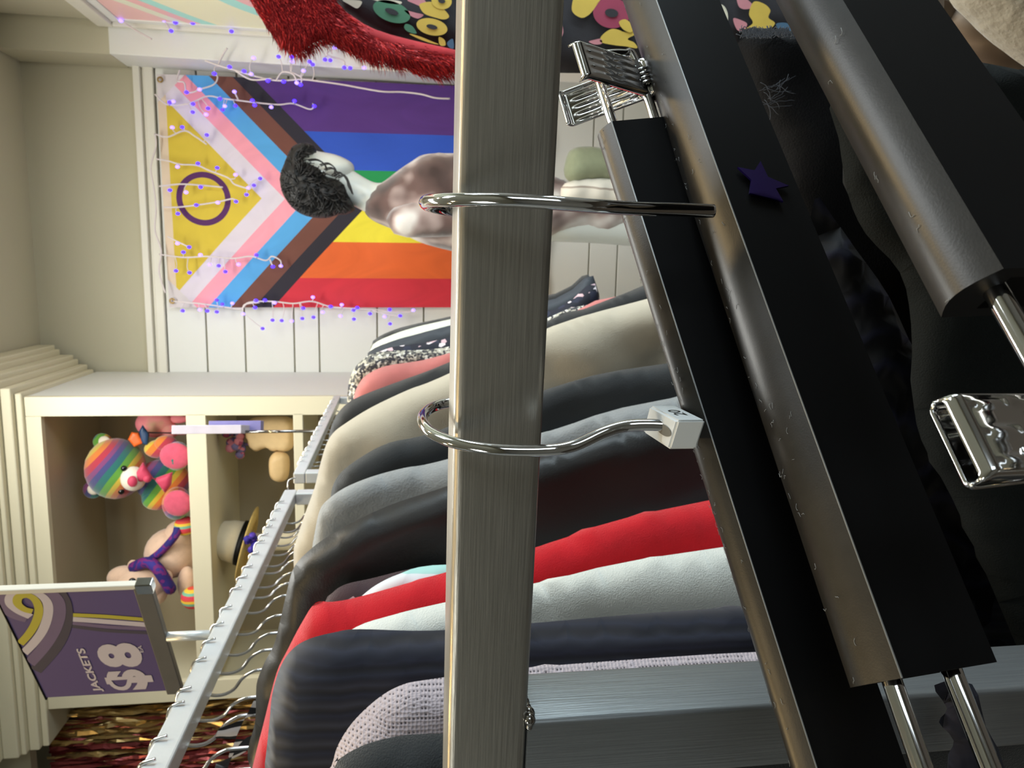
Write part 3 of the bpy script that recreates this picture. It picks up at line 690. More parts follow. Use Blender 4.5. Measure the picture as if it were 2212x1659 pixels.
bm = bmesh.new(); pillow(bm, [(0, 0), (-26 * u, -4 * u), (-30 * u, -16 * u), (-6 * u, -20 * u), (14 * u, -8 * u)], (pb(300, 932, -.02), Vector((1, 0, 0)), Vector((0, 0, 1)), Vector((0, 1, 0))), .006, .005, .006)
fin('petal', bm, mat('navy_foil', (36, 70, 110), .4), pin)
bm = bmesh.new(); tube(bm, [pb(302, 934, -.012), pb(402, 936, -.012)], .0022, 8); fin('stick', bm, M_hangside, pin)
# fedora with flowers
M_felt = cl('cream_felt', (226, 216, 190), .06, .9, .4, .4); M_straw = mat('straw_brim', (196, 166, 96), .7, var=.3, vs=120)
fc = PY(640, 1195, YB); hb = PY(520, 1172, YB)
fed = empty('fedora', Vector((hb.x, YB, zC1)), 'cream felt fedora with black band and purple flowers on the lower shelf', 'hat')
tilt = Matrix.Rotation(math.radians(14), 3, 'Y')
bm = bmesh.new(); lathe(bm, hb, [(.001, .078), (.04, .080), (.058, .070), (.066, .04), (.070, 0)], 28, tilt, 1, 1.15); fin('crown', bm, M_felt, fed)
bm = bmesh.new(); lathe(bm, hb, [(.069, .004), (.0735, .003), (.075, -.018), (.069, -.019)], 28, tilt, 1, 1.15); fin('band', bm, M_hangside, fed)
bm = bmesh.new(); lathe(bm, hb, [(.06, -.019), (.09, -.026), (.125, -.020), (.127, -.023), (.09, -.032), (.06, -.024)], 32, tilt, 1, 1.1); fin('brim', bm, M_straw, fed)
bm = bmesh.new()
for k in range(14): ball(bm, PY(548 + random.uniform(-14, 14), 1172 + random.uniform(-16, 16), YB - .11 + random.uniform(-.012, .01)), .012, sub=2)
fin('flower', bm, ramp_mat('flower_purple', 'noise', [(0, (50, 40, 140)), (.55, (90, 60, 170)), (.7, (150, 50, 90))], 60), fed)
bm = bmesh.new(); lathe(bm, Vector((hb.x, YB, zC1)), [(.03, 0.001), (.03, hb.z - zC1 - .02)], 16); fin('hat_stand', bm, M_felt, fed)
# wedge shoes and scrunchy
shoe = empty('wedge_shoe', Vector((PY(640, 975, YB).x, YB, zC1)), 'tan wedge-heeled shoe standing on the lower shelf under the card sign', 'shoe')
bm = bmesh.new()
prof = [(534, 912), (530, 935), (536, 960), (552, 975), (575, 968), (590, 975), (632, 968), (632, 905), (560, 900)]
prof = [(x, y) for x, y in prof]
pw = catmull([PY(x, y, YB) for x, y in prof], 4, closed=True)
pillow(bm, [(p.x, p.z) for p in pw], (Vector((0, YB, 0)), Vector((1, 0, 0)), Vector((0, 0, 1)), Vector((0, 1, 0))), .02, .035, .012)
fin('upper', bm, mat('tan_suede', (206, 178, 132), .8), shoe)
bm = bmesh.new(); pw = catmull([PY(x, y, YB - .02) for x, y in [(582, 990), (582, 1025), (592, 1038), (612, 1040), (624, 1025), (624, 985), (600, 975)]], 4, closed=True)
pillow(bm, [(p.x, p.z) for p in pw], (Vector((0, YB - .02, 0)), Vector((1, 0, 0)), Vector((0, 0, 1)), Vector((0, 1, 0))), .02, .03, .012)
fin('heel', bm, mat('tan_heel', (198, 168, 120), .6), shoe)
bm = bmesh.new()
for k in range(16): ball(bm, PY(508 + random.uniform(-22, 22), 955 + random.uniform(-28, 28), YB + random.uniform(-.02, .02)), .016, sub=2)
bx(bm, PY(500, 960, YB).x - .004, PY(500, 960, YB).x + .004, YB - .004, YB + .004, zC1, PY(520, 960, YB).z)
o = fin('floral_scrunchie', bm, ramp_mat('floral_scrap', 'voronoi', [(0, (200, 120, 130)), (.4, (110, 100, 140)), (.75, (150, 60, 90))], 50)); tag(o, 'ruffled pink and grey floral scrunchie display above the tan shoe', 'scrunchie')
# ------------------------------------------------------------------ FOIL FRINGE CURTAIN
M_foil = ramp_mat('red_gold_foil', 'noise', [(0, (130, 104, 60)), (.42, (200, 168, 116)), (.5, (200, 126, 112)), (.62, (160, 66, 70))], 9, .22, const=False)
M_foil.node_tree.nodes['Principled BSDF'].inputs['Metallic'].default_value = .5
M_foil2 = mat('gold_foil', (206, 176, 116), .22, .6); M_foil3 = mat('crimson_foil', (160, 76, 78), .24, .6)
YK = YF + .12
x0, x1 = PY(400, 1720, YK).x, PY(200, 1524, YK).x
ztop = PY(92, 1560, YK).z
bm = bmesh.new(); mi = 0
for k in range(330):
    x = random.uniform(x0 - .3, x1); yy = YK + random.uniform(0, .07); w = random.uniform(.004, .009); z = ztop - random.uniform(0, .01); pr = None; ph = random.random() * 6
    xo = 0
    f_ = (x1 - x) / (x1 - x0); mi = 1 if random.random() > f_ * 1.1 + .05 else (2 if random.random() < .75 else 0)
    while z > E - .9:
        a = ph + z * 14 + random.uniform(-.5, .5); d = Vector((math.cos(a), math.sin(a), 0)) * w
        c = Vector((x + xo, yy + random.uniform(-.004, .004), z)); cur = (bm.verts.new(c - d), bm.verts.new(c + d))
        if pr: f = bm.faces.new((pr[0], pr[1], cur[1], cur[0])); f.material_index = mi
        pr = cur; z -= random.uniform(.02, .045); xo += random.uniform(-.003, .003)
o = fin('foil_curtain', bm, [M_foil, M_foil2, M_foil3], smooth=False)
tag(o, 'red and gold metallic foil fringe curtain hanging left of the shelving', 'curtain', kind='stuff')
bm = bmesh.new(); bx(bm, x0 - .32, xL - .003, YK + .09, YK + .1, E - .9, ztop + .01)
o = fin('curtain_backing', bm, mat('dark_red_backing', (84, 34, 38), .5), smooth=False); tag(o, 'dark red backing sheet behind the foil fringe', 'backing sheet')
bm = bmesh.new(); bx(bm, -3.19, xL - .13, YF + .05, YF + .09, ztop + .012, ZC - .003); struct('trim_7', bm, M_up)
# ------------------------------------------------------------------ MANNEQUIN
YM = 2.30
def pm(px, py, dY=0): return PY(px, py, YM + dY)
um = (pm(800, 400) - pm(800, 401)).length
def skinfig(name, nodes, edges, m, par=None, sub=2):
    me = bpy.data.meshes.new(name); me.from_pydata([n[0] for n in nodes], edges, [])
    ob = bpy.data.objects.new('tmp', me); C.objects.link(ob)
    md = ob.modifiers.new('s', 'SKIN'); md.use_smooth_shade = True
    for i, n in enumerate(nodes): 
        r = n[1] if isinstance(n[1], tuple) else (n[1], n[1]); me.skin_vertices[0].data[i].radius = r
    me.skin_vertices[0].data[0].use_root = True
    s = ob.modifiers.new('u', 'SUBSURF'); s.levels = sub; s.render_levels = sub
    dg = bpy.context.evaluated_depsgraph_get(); m2 = bpy.data.meshes.new_from_object(ob.evaluated_get(dg)); bpy.data.objects.remove(ob)
    m2.name = name; m2.materials.clear()
    bm = bmesh.new(); bm.from_mesh(m2); return fin(name, bm, m, par)
M_skin = mat('white_mannequin', (232, 238, 232), .35, var=.02)
man = empty('mannequin', Vector((pm(900, 430).x, YM, 0)), 'white mannequin with curly black wig and brown tie-dye sweater before the flag', 'mannequin')
zq_ = [(pm(1480, 470), .115), (pm(1290, 460), .10), (pm(1100, 450), .105), (pm(960, 445), .12), (pm(860, 440), .085), (pm(812, 432), .05), (pm(780, 418), .047), (pm(745, 396), .052), (pm(700, 392), .085), (pm(650, 395), .088), (pm(622, 398), .06)]
skinfig('body', zq_, [(i, i + 1) for i in range(len(zq_) - 1)], M_skin, man)
# faceless head with angular jaw
bm = bmesh.new()
hp = [(640, 322), (688, 327), (725, 334), (752, 346), (764, 358), (764, 374), (752, 392), (740, 410), (722, 432), (690, 446), (650, 446), (622, 410), (618, 352)]
pw = [pm(x, y, -.01) for x, y in hp]; c = catmull([Vector((p.x, p.z, 0)) for p in pw], 3, closed=True)
pillow(bm, [(q.x, q.y) for q in c], (Vector((0, YM - .01, 0)), Vector((1, 0, 0)), Vector((0, 0, 1)), Vector((0, 1, 0))), .085, .075, .012)
fin('head', bm, M_skin, man)
# wig
M_hair = mat('black_curly_hair', (13, 13, 14), .55, var=.5, vs=90, bump=.8, bs=160, stretch=(1, 1, .4))
bm = bmesh.new()
hpx = [(612, 352), (628, 318), (655, 306), (676, 312), (682, 330), (664, 345), (680, 352), (694, 360), (712, 378), (728, 384), (745, 398), (752, 420), (762, 440), (766, 452), (750, 462), (728, 464), (700, 471), (660, 466), (630, 448), (608, 415), (603, 380)]
pw = [pm(x, y, -.05) for x, y in hpx]; c = catmull([Vector((p.x, p.z, 0)) for p in pw], 3, closed=True)
pillow(bm, [(q.x, q.y) for q in c], (Vector((0, YM - .035, 0)), Vector((1, 0, 0)), Vector((0, 0, 1)), Vector((0, 1, 0))), .07, .085, .010, lambda v, d: .006 * math.sin(v.x * 160 + math.sin(v.y * 90) * 2) + .004 * math.sin(v.y * 210 + v.x * 60))
wig = fin('wig', bm, M_hair, man)
bm = bmesh.new()
hpv = [Vector(q) for q in hpx]
random.seed(3)
for k in range(420):
    ax, ay = random.uniform(612, 750), random.uniform(315, 462)
    if not inside(Vector((ax, ay)), [Vector(q) for q in hpx]): continue
    dctr = min(seg_dist(Vector((ax, ay)), Vector(hpx[i]), Vector(hpx[(i + 1) % len(hpx)])) for i in range(len(hpx)))
    dep = -.035 - .085 * math.sqrt(max(0, 1 - max(0, 1 - dctr * um / .07) ** 2)) - .004
    a0 = math.atan2(ay - 395, ax - 650) + random.uniform(-.6, .6) + 1.2; pts = []; x, y = ax, ay; cur = random.uniform(-.35, .35)
    for s in range(8):
        if not inside(Vector((x, y)), hpv): break
        pts.append(pm(x, y, dep + .004 * math.sin(s))); x += 4.5 * math.cos(a0); y += 4.5 * math.sin(a0); a0 += cur
    if len(pts) > 2: tube(bm, pts, .0016, 4, caps=False)
for (pts) in ([(664, 345), (684, 344), (700, 354), (704, 366)], [(690, 356), (708, 352), (722, 362), (722, 374)], [(700, 366), (716, 362), (730, 374), (722, 382)], [(716, 378), (734, 372), (748, 388), (752, 402), (760, 416)], [(728, 382), (744, 378), (754, 398), (760, 418)]):
    for o_ in (0, 2.5): tube(bm, catmull([pm(x + o_, y + o_, -.10) for x, y in pts], 5), .0018, 5)
fin('curl', bm, M_hair, man)
# sweater
M_tie = ramp_mat('brown_tie_dye', 'noise', [(.36, (64, 46, 42)), (.46, (100, 76, 70)), (.54, (172, 152, 146)), (.62, (224, 218, 212))], 7, .95, const=False, sheen=.5)
bm = bmesh.new()
sp = [(786, 440), (790, 462), (812, 480), (860, 500), (900, 520), (935, 532), (1000, 545), (1100, 540), (1180, 520), (1240, 508), (1300, 512), (1350, 500), (1420, 480), (1420, 440), (1330, 430), (1240, 400), (1150, 360), (1050, 335), (960, 331), (915, 334), (890, 348), (860, 368), (832, 390), (812, 402), (796, 420)]
pw = [pm(x, y) for x, y in sp]; c = catmull([Vector((p.x, p.z, 0)) for p in pw], 3, closed=True)
pillow(bm, [(q.x, q.y) for q in c], (Vector((0, YM, 0)), Vector((1, 0, 0)), Vector((0, 0, 1)), Vector((0, 1, 0))), .10, .125, .016, lambda v, d: .008 * math.sin(v.x * 42 + v.y * 30) + .004 * math.sin(v.y * 70))
fin('sweater', bm, M_tie, man)
bm = bmesh.new(); pw = [pm(x, y, -.14) for x, y in [(880, 512), (838, 480), (836, 466), (850, 448), (880, 436), (930, 430), (1100, 425), (1180, 440), (1190, 480), (1100, 500)]]
c = catmull([Vector((p.x, p.z, 0)) for p in pw][::-1], 3, closed=True)
pillow(bm, [(q.x, q.y) for q in c], (Vector((0, YM - .11, 0)), Vector((1, 0, 0)), Vector((0, 0, 1)), Vector((0, 1, 0))), .05, .045, .014, lambda v, d: .003 * math.sin(v.x * 60))
fin('sleeve', bm, M_tie, man)
M_olive = cl('olive_cotton', (134, 140, 112), .12); M_str = ramp_mat('cream_stripe', 'wave', [(0, (222, 214, 198)), (.6, (170, 156, 142)), (.75, (226, 220, 206))], 9, dist=1, mscale=(.3, 1, 1))
bm = bmesh.new(); pw = [pm(x, y, -.16) for x, y in [(1225, 345), (1236, 322), (1262, 314), (1310, 318), (1420, 340), (1440, 380), (1380, 392), (1300, 388), (1240, 392), (1222, 375)]]
c = catmull([Vector((p.x, p.z, 0)) for p in pw], 3, closed=True)
pillow(bm, [(q.x, q.y) for q in c], (Vector((0, YM - .14, 0)), Vector((1, 0, 0)), Vector((0, 0, 1)), Vector((0, 1, 0))), .05, .04, .014, lambda v, d: .004 * math.sin(v.x * 60 + v.y * 20))
fin('olive_shirt', bm, M_olive, man)
bm = bmesh.new(); pw = [pm(x, y, -.16) for x, y in [(1222, 395), (1300, 384), (1420, 400), (1420, 440), (1330, 444), (1240, 440), (1215, 430)]]
c = catmull([Vector((p.x, p.z, 0)) for p in pw], 3, closed=True)
pillow(bm, [(q.x, q.y) for q in c], (Vector((0, YM - .15, 0)), Vector((1, 0, 0)), Vector((0, 0, 1)), Vector((0, 1, 0))), .04, .03, .012, lambda v, d: .004 * math.sin(v.y * 90))
fin('cream_shirt', bm, M_str, man)
bm = bmesh.new(); tube(bm, [pm(1500, 470), Vector((pm(1500, 470).x, YM, .02))], .016, 12); lathe(bm, Vector((pm(1500, 470).x, YM, 0)), [(.16, .001), (.16, .012), (.02, .02)], 28); fin('stand', bm, M_chromed, man)
# ------------------------------------------------------------------ GRAFFITI JACKET WITH RED FUR
YG = 1.05
M_gb = cl('dark_print_cloth', (40, 39, 44), .25, .8, s=0)
gj = empty('graffiti_jacket', PY(1300, 20, YG), 'dark jacket printed with bubble letters and edged in red faux fur', 'jacket')
def Gf(px, py, off=0): return PY(px, py, YG - off)
body = [(700, -60), (722, 10), (762, 46), (810, 74), (880, 96), (960, 112), (1060, 132), (1160, 146), (1250, 150), (1400, 146), (1560, 110), (1720, 84), (1930, 66), (1960, 20), (1950, -140), (1700, -210), (1300, -260), (900, -200)]
pw = [Gf(x, y) for x, y in body]; c = catmull([Vector((p.x, p.z, 0)) for p in pw], 3, closed=True)
bm = bmesh.new(); pillow(bm, [(q.x, q.y) for q in c][::-1], (Vector((0, YG + .02, 0)), Vector((1, 0, 0)), Vector((0, 0, 1)), Vector((0, 1, 0))), .02, .02, .02)
fin('jacket_body', bm, M_gb, gj)
cols = {'y': mat('yellow_letter', (206, 178, 78), .8), 'g': mat('green_letter', (70, 124, 96), .8), 'p': mat('pink_letter', (196, 132, 140), .8), 'r': mat('rose_letter', (150, 58, 84), .8), 'w': mat('cream_letter', (206, 202, 182), .8), 'b': mat('blue_letter', (70, 104, 132), .8), 'k': M_gb}
def patch(pts, col, off, name='bubble_letter'):
    bm = bmesh.new(); cs = catmull([Gf(x, y, off) for x, y in pts], 6, closed=True)
    bm.faces.new([bm.verts.new(p) for p in cs]); bmesh.ops.triangulate(bm, faces=bm.faces)
    return fin(name, bm, cols[col], gj, smooth=False)
def ell(cx, cy, a, b, ang, n=10):
    ca, sa = math.cos(ang), math.sin(ang)
    return [(cx + a * math.cos(2 * PI * k / n) * ca - b * math.sin(2 * PI * k / n) * sa, cy + a * math.cos(2 * PI * k / n) * sa + b * math.sin(2 * PI * k / n) * ca) for k in range(n)]
def ringletter(cx, cy, a, b, ang, col, off):
    patch(ell(cx, cy, a, b, ang), col, off); patch(ell(cx, cy, a * .36, b * .28, ang), 'k', off + .0012, 'letter_counter')
o_ = .006
ringletter(846, 25, 42, 22, .35, 'g', o_)
patch([(740, 0), (765, 0), (782, 4), (772, 18), (755, 10)], 'w', o_)
patch([(800, -4), (862, 2), (864, 9), (842, 8), (818, 3)], 'w', o_)
patch([(874, 22), (900, 28), (915, 32), (903, 40), (885, 33)], 'p', o_)
patch([(876, 52), (890, 56), (900, 72), (885, 70), (874, 62)], 'g', o_)
patch([(880, 0), (905, -6), (920, 4), (912, 14), (895, 8)], 'p', o_ + .001)
ringletter(933, 58, 34, 18, .22, 'y', o_ + .001)
patch([(908, 8), (932, 4), (952, 14), (970, 34), (960, 42), (940, 38), (918, 30), (908, 18)], 'y', o_ + .0015)
ringletter(954, 2, 22, 18, .2, 'y', o_ + .002)
patch([(884, 73), (905, 78), (930, 88), (948, 96), (930, 93), (905, 84)], 'y', o_)
patch([(948, 80), (960, 86), (962, 98), (950, 97)], 'y', o_)
patch([(966, 92), (978, 84), (980, 104), (970, 102)], 'b', o_)
patch([(1010, 10), (1060, 0), (1100, 20), (1080, 50), (1030, 50)], 'g', o_); ringletter(1170, 60, 48, 34, .3, 'p', o_)
patch([(1250, -20), (1300, -14), (1288, 12), (1272, 32), (1254, 38), (1235, 20)], 'y', o_)
ringletter(1321, 28, 40, 33, .15, 'r', o_)
patch([(1338, 46), (1352, 42), (1367, 56), (1364, 70), (1350, 66), (1340, 56)], 'y', o_ + .001)
patch([(1305, 72), (1320, 63), (1335, 64), (1352, 70), (1370, 62), (1376, 72), (1356, 84), (1370, 92), (1376, 104), (1350, 100), (1330, 98), (1300, 92), (1296, 84)], 'y', o_)
patch([(1272, 90), (1284, 86), (1298, 84), (1300, 94), (1285, 96)], 'p', o_)
patch([(1252, 126), (1262, 115), (1276, 130), (1270, 142), (1254, 138)], 'p', o_)
ringletter(1440, 60, 42, 30, .6, 'g', o_); patch([(1500, 20), (1560, 10), (1570, 50), (1520, 70)], 'w', o_)
patch([(1592, -8), (1610, -4), (1628, 14), (1610, 20), (1596, 14)], 'p', o_); patch([(1584, 40), (1602, 44), (1614, 52), (1606, 66), (1592, 64)], 'p', o_)
patch([(1628, 4), (1650, 8), (1664, 22), (1660, 38), (1674, 50), (1660, 64), (1636, 62), (1612, 70), (1604, 66), (1626, 50), (1618, 30)], 'y', o_ + .001)
patch([(1676, 52), (1700, 50), (1710, 66), (1690, 70)], 'b', o_)
for cx_, cy_, cc_ in ((1000, -60, 'g'), (1090, -110, 'y'), (1190, -60, 'w'), (1200, -160, 'r'), (1300, -110, 'b'), (1390, -60, 'y'), (1430, -130, 'p'), (1540, -50, 'g'), (1620, -90, 'y'), (1720, -20, 'r'), (1780, 30, 'w')):
    ringletter(cx_, cy_, 38, 27, (cx_ % 7) * .3, cc_, o_)
# fur trim
M_fur = mat('red_faux_fur', (140, 14, 22), .95, var=.5, vs=25); M_fur2 = mat('red_fur_tips', (232, 40, 36), .5, var=.3, vs=30)
furp = [(520, -60), (545, 10), (575, 58), (600, 93), (628, 114), (652, 118), (672, 104), (692, 93), (714, 93), (740, 110), (790, 130), (860, 148), (915, 164), (945, 169), (975, 162), (1060, 160), (1120, 156), (1160, 148), (1060, 130), (960, 108), (880, 90), (812, 70), (766, 44), (728, 10), (705, -60)]
pw = [Gf(x, y) for x, y in furp]; c = catmull([Vector((p.x, p.z, 0)) for p in pw], 2, closed=True)
bm = bmesh.new(); pillow(bm, [(q.x, q.y) for q in c][::-1], (Vector((0, YG - .012, 0)), Vector((1, 0, 0)), Vector((0, 0, 1)), Vector((0, 1, 0))), .03, .03, .010, lambda v, d: .003 * math.sin(v.x * 130 + v.y * 60) + .003 * math.sin(v.y * 190))
ft = fin('fur_trim', bm, M_fur, gj)
bm = bmesh.new(); fp = [Vector(q) for q in furp]; ug = (Gf(800, 100) - Gf(800, 101)).length
n = 0
while n < 9000:
    ax, ay = random.uniform(515, 1160), random.uniform(-50, 170)
    v = Vector((ax, ay))
    if not inside(v, fp): continue
    n += 1
    dc = min(seg_dist(v, fp[i], fp[(i + 1) % len(fp)]) for i in range(len(fp))) * ug
    h = .012 + .03 * math.sqrt(max(0, 1 - max(0, 1 - dc / .03) ** 2)) + .007
    ang = .95 - .0009 * (ax - 540) + random.gauss(0, .2) + .25 * math.sin(ax * .03 + ay * .02)            # lie direction, downwards and outwards
    L_ = random.uniform(16, 36); p = Gf(ax, ay, h); q = Gf(ax + L_ * .5 * math.cos(ang), ay + L_ * .5 * math.sin(ang), h + .003); r_ = Gf(ax + L_ * math.cos(ang + .2), ay + L_ * math.sin(ang + .2), h - .001)
    w = Vector((random.uniform(-1, 1), random.uniform(-.3, .3), random.uniform(-1, 1))).normalized() * .0006
    a, b, c2, d2, e = [bm.verts.new(k) for k in (p - w, p + w, q + w * .7, q - w * .7, r_)]
    mi = 1 if random.random() < .25 else 0
    f = bm.faces.new((a, b, c2, d2)); f.material_index = mi; f = bm.faces.new((d2, c2, e)); f.material_index = mi
o = fin('fur_strands', bm, [M_fur, M_fur2], gj); tag(o, kind='stuff')
# ------------------------------------------------------------------ FOREGROUND STEEL BAR + POST
# front top edge of the tube
A0 = P(1013, 0, .1755); A1 = P(966, 1400, .2215)
A1.z = A0.z = (A0.z + A1.z) / 2
ba = (A1 - A0).normalized(); bk = Vector((0, 0, 1)).cross(ba).normalized()
if bk.dot(FW) < 0: bk = -bk
UPZ = Vector((0, 0, 1)); TB = .0250
near = A0 - ba * .22; far = A0 + ba * .62
def sqprof(w, r, e1, e2, n=4):
    pr = []
    for cx, cy, a0 in ((w - r, w - r, 0), (r, w - r, PI / 2), (r, r, PI), (w - r, r, 1.5 * PI)):
        for k in range(n + 1):
            a = a0 + (PI / 2) * k / n; pr.append(e1 * (cx + r * math.cos(a)) + e2 * (cy + r * math.sin(a)))
    return pr
rk = empty('clothes_rail', Vector((A0.x, A0.y, 0)), 'brushed steel square-tube rail right in front of the camera, carrying the black hangers', 'clothes rack')
bm = bmesh.new(); prism(bm, sqprof(TB, .0028, bk, -UPZ), near + UPZ * .0004, far + UPZ * .0004)
ob = fin('crossbar', bm, M_bar, rk, smooth=True)
def autosmooth(ob, ang=.6):
    me = ob.data
    bm = bmesh.new(); bm.from_mesh(me)
    for e in bm.edges:
        if len(e.link_faces) == 2 and e.calc_face_angle(0) > ang: e.smooth = False
    bm.to_mesh(me); bm.free()
autosmooth(ob)
reorient(ob, ba, UPZ)
# post: front right vertical edge seen at photo y 1545
tz = A0.z - TB
best = None
for k in range(0, 3000):
    p = A0 + ba * (k * .0002) - UPZ * .05
    q = proj(p)
    if q[1] > 1549: best = p; break
pe = best
bm = bmesh.new(); pr = sqprof(TB, .0022, bk, ba)
prism(bm, pr, Vector((pe.x, pe.y, tz + .0003)), Vector((pe.x, pe.y, .03)))
po = fin('post', bm, M_post, rk); autosmooth(po); reorient(po, ba, UPZ)
bm = bmesh.new()
for k in range(9):
    ball(bm, Vector((pe.x, pe.y, tz)) + bk * (.0008 + .0026 * k) - ba * .0006 + UPZ * random.uniform(-.0006, .0004), random.uniform(.0015, .0024), (1, 1, .9), sub=2)
for k in range(4):
    ball(bm, Vector((pe.x, pe.y, tz)) + bk * (.0004) + ba * (.0002 + .0006 * k) - UPZ * (.0002), .0011, sub=2)
fin('weld_bead', bm, M_chromed, rk)
bm = bmesh.new(); bx(bm, pe.x - .2, pe.x + .2, pe.y - .01, pe.y + .02, .005, .03, bev=.004); fin('foot', bm, M_post, rk, smooth=False)
# ------------------------------------------------------------------ BLACK CLIP HANGERS
HH = .022
def hanger_body(name_label, M0, M1, d0, d1, L0, L1, e0=.0, e1=.0, tiltlift=.0, cap0=True, hh=HH):
    """M0/M1 pixels of front upper edge (far, near), L0/L1 pixels of rear upper edge; e0/e1 extra metres past the ends"""
    a = P(M0[0], M0[1], d0); b = P(M1[0], M1[1], d1); ax = (b - a).normalized()
    dn = (-UPZ - ax * (-UPZ).dot(ax)).normalized()
    back = ax.cross(dn).normalized()
    if back.dot(FW) < 0: back = -back
    # solve thickness so the rear edge lands on the L line
    def err(t, lift):
        s = 0
        for m in (a, b):
            q = proj(m + back * t - dn * lift)
            x = L0[0] + (L1[0] - L0[0]) * (q[1] - L0[1]) / (L1[1] - L0[1]); s += (q[0] - x)
        return s
    t = .002
    while t < .03 and err(t, tiltlift) > 0: t += .0002
    return a, b, ax, dn, back, t
M_glint_lint = mat('pale_glint_and_lint', (150, 154, 156), .4, 0)  # pale grey for the painted edge glint, shared with the lint fibres
def make_hanger(label, M0, M1, d0, d1, L0, L1, ext0, ext1, lift=.0, curve=.0, seg=16, glint=True, lint=70):
    a, b, ax, dn, back, t = hanger_body(label, M0, M1, d0, d1, L0, L1, tiltlift=lift)
    A = a - ax * ext0; B = b + ax * ext1
    hg = empty('clip_hanger', (A + B) / 2, label, 'hanger')
    # top: convex surface; side: flat face; underside open thin
    npf = 9; prof = []
    for k in range(npf):
        s = k / (npf - 1); prof.append(back * (t * s) - dn * (lift * s + .0028 * math.sin(PI * s)))
    low = [back * t + dn * (HH * .9), back * (t - .0022) + dn * (HH * .9), back * (t - .0022) + dn * .003, back * .0022 + dn * .003, back * .0022 + dn * HH, dn * HH]
    bm = bmesh.new(); L_ = (B - A).length; rings = []
    for i in range(seg + 1):
        f = i / seg; sg = -dn * 0 + UPZ * (-curve * (2 * f - 1) ** 2)
        c = A + ax * (L_ * f) + sg
        rings.append([bm.verts.new(c + q) for q in prof + low])
    n = len(prof + low)
    for r0, r1 in zip(rings, rings[1:]):
        for k in range(n):
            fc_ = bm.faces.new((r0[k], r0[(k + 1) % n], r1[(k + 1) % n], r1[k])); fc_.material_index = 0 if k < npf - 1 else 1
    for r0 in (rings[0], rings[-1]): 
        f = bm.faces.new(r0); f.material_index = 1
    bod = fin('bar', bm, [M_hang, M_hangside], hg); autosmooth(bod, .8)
    if glint:
        bm = bmesh.new(); tube(bm, [A + dn * .0001 - back * .0001, B + dn * .0001 - back * .0001], .00022, 6); fin('edge_glint', bm, M_glint_lint, bod)  # pale bead imitating the glint along the front upper edge
    bm = bmesh.new()
    for k in range(lint):
        f = random.random(); sx_ = random.uniform(.15, .9); c = A + ax * (L_ * f) + back * (t * sx_) - dn * (lift * sx_ + .0028 * math.sin(PI * sx_) + .0002)
        a_ = random.uniform(0, 6.28); q = []
        for j in range(4):
            q.append(c + ax * (math.cos(a_) * .0005 * j) + back * (math.sin(a_) * .0004 * j)); a_ += random.uniform(-.9, .9)
        tube(bm, q, .00005, 4)
    if lint: tag(fin('lint', bm, M_glint_lint, bod), kind='stuff')
    return hg, A, B, ax, dn, back, t
def clip(par, c, ax, dn, back, w=.018, h=.034, m=M_chrome, tilt=.42, ribs=5, ra=.0007):
    """spring clip: coil part carrying two ribbed chrome plates; c = pivot"""
    bm = bmesh.new(); pts = []
    for k in range(60):
        a = k / 60 * 2 * PI * 4; pts.append(c + ax * ((k / 60 - .5) * .007) + (back * math.cos(a) + dn * math.sin(a)) * .0026)
    pts = [c - ax * .0035 + back * .003 - dn * .012] + pts + [c + ax * .0035 - back * .003 - dn * .012]
    tube(bm, pts, .0006, 6); core = fin('clip', bm, m, par)
    for s in (-1, 1):
        bm = bmesh.new(); n = back * s
        up = (-dn * math.cos(tilt) + n * math.sin(tilt)).normalized(); nn = ax.cross(up).normalized()
        if nn.dot(n) < 0: nn = -nn
        NX, NZ = 40, 30; g = []
        for i in range(NX + 1):
            row = []
            for j in range(NZ + 1):
                u_, v_ = i / NX * 2 - 1, j / NZ
                e1 = max(0, (abs(u_) - .86) / .14); e2 = max(0, (v_ - .92) / .08)
                rows_ = max(0, math.sin(PI * (v_ - .1) / .36)) if .1 < v_ < .46 else (max(0, math.sin(PI * (v_ - .52) / .34)) if .52 < v_ < .86 else 0)
                rib = ra * max(0, math.cos(u_ * PI * ribs)) * rows_ ** .5 * (1 if abs(u_) < .8 else 0)
                row.append(bm.verts.new(c + n * .0016 + ax * (u_ * w / 2) + up * (v_ * h * .62) + nn * (rib - .0016 * e1 * e1 - .002 * e2 * e2)))
            g.append(row)
        for i in range(NX):
            for j in range(NZ): bm.faces.new((g[i][j], g[i + 1][j], g[i + 1][j + 1], g[i][j + 1]))
        jd = (dn * math.cos(.16) - n * math.sin(.1)).normalized(); pr = None
        for j in range(8):
            v_ = j / 7; row = [bm.verts.new(c + n * (.0016 + .002 * math.sin(PI * v_)) + ax * ((i / 10 * 2 - 1) * w / 2) + jd * (v_ * h * .45)) for i in range(11)]
            if pr:
                for i in range(10): bm.faces.new((pr[i], pr[i + 1], row[i + 1], row[i]))
            pr = row
        o = fin('clip_plate', bm, m, core)
        md = o.modifiers.new('t', 'SOLIDIFY'); md.thickness = .0007
def uwire(par, E0, ax, dn, back, t, ln, m=M_chrome, r=.0013, gap=.0):
    """flat U-shaped wire leaving the hanger end"""
    bm = bmesh.new(); c = E0 + back * (t * .45)
    t1 = c + dn * .003 ; t2 = c + dn * (HH * .78)
    pts = [t1 - ax * .004, t1 + ax * (ln * .9), t1 + ax * ln + dn * .003, t2 + ax * ln - dn * .003, t2 + ax * (ln * .9), t2 - ax * .004]
    tube(bm, catmull(pts, 6), r, 12); return fin('end_wire', bm, m, par)
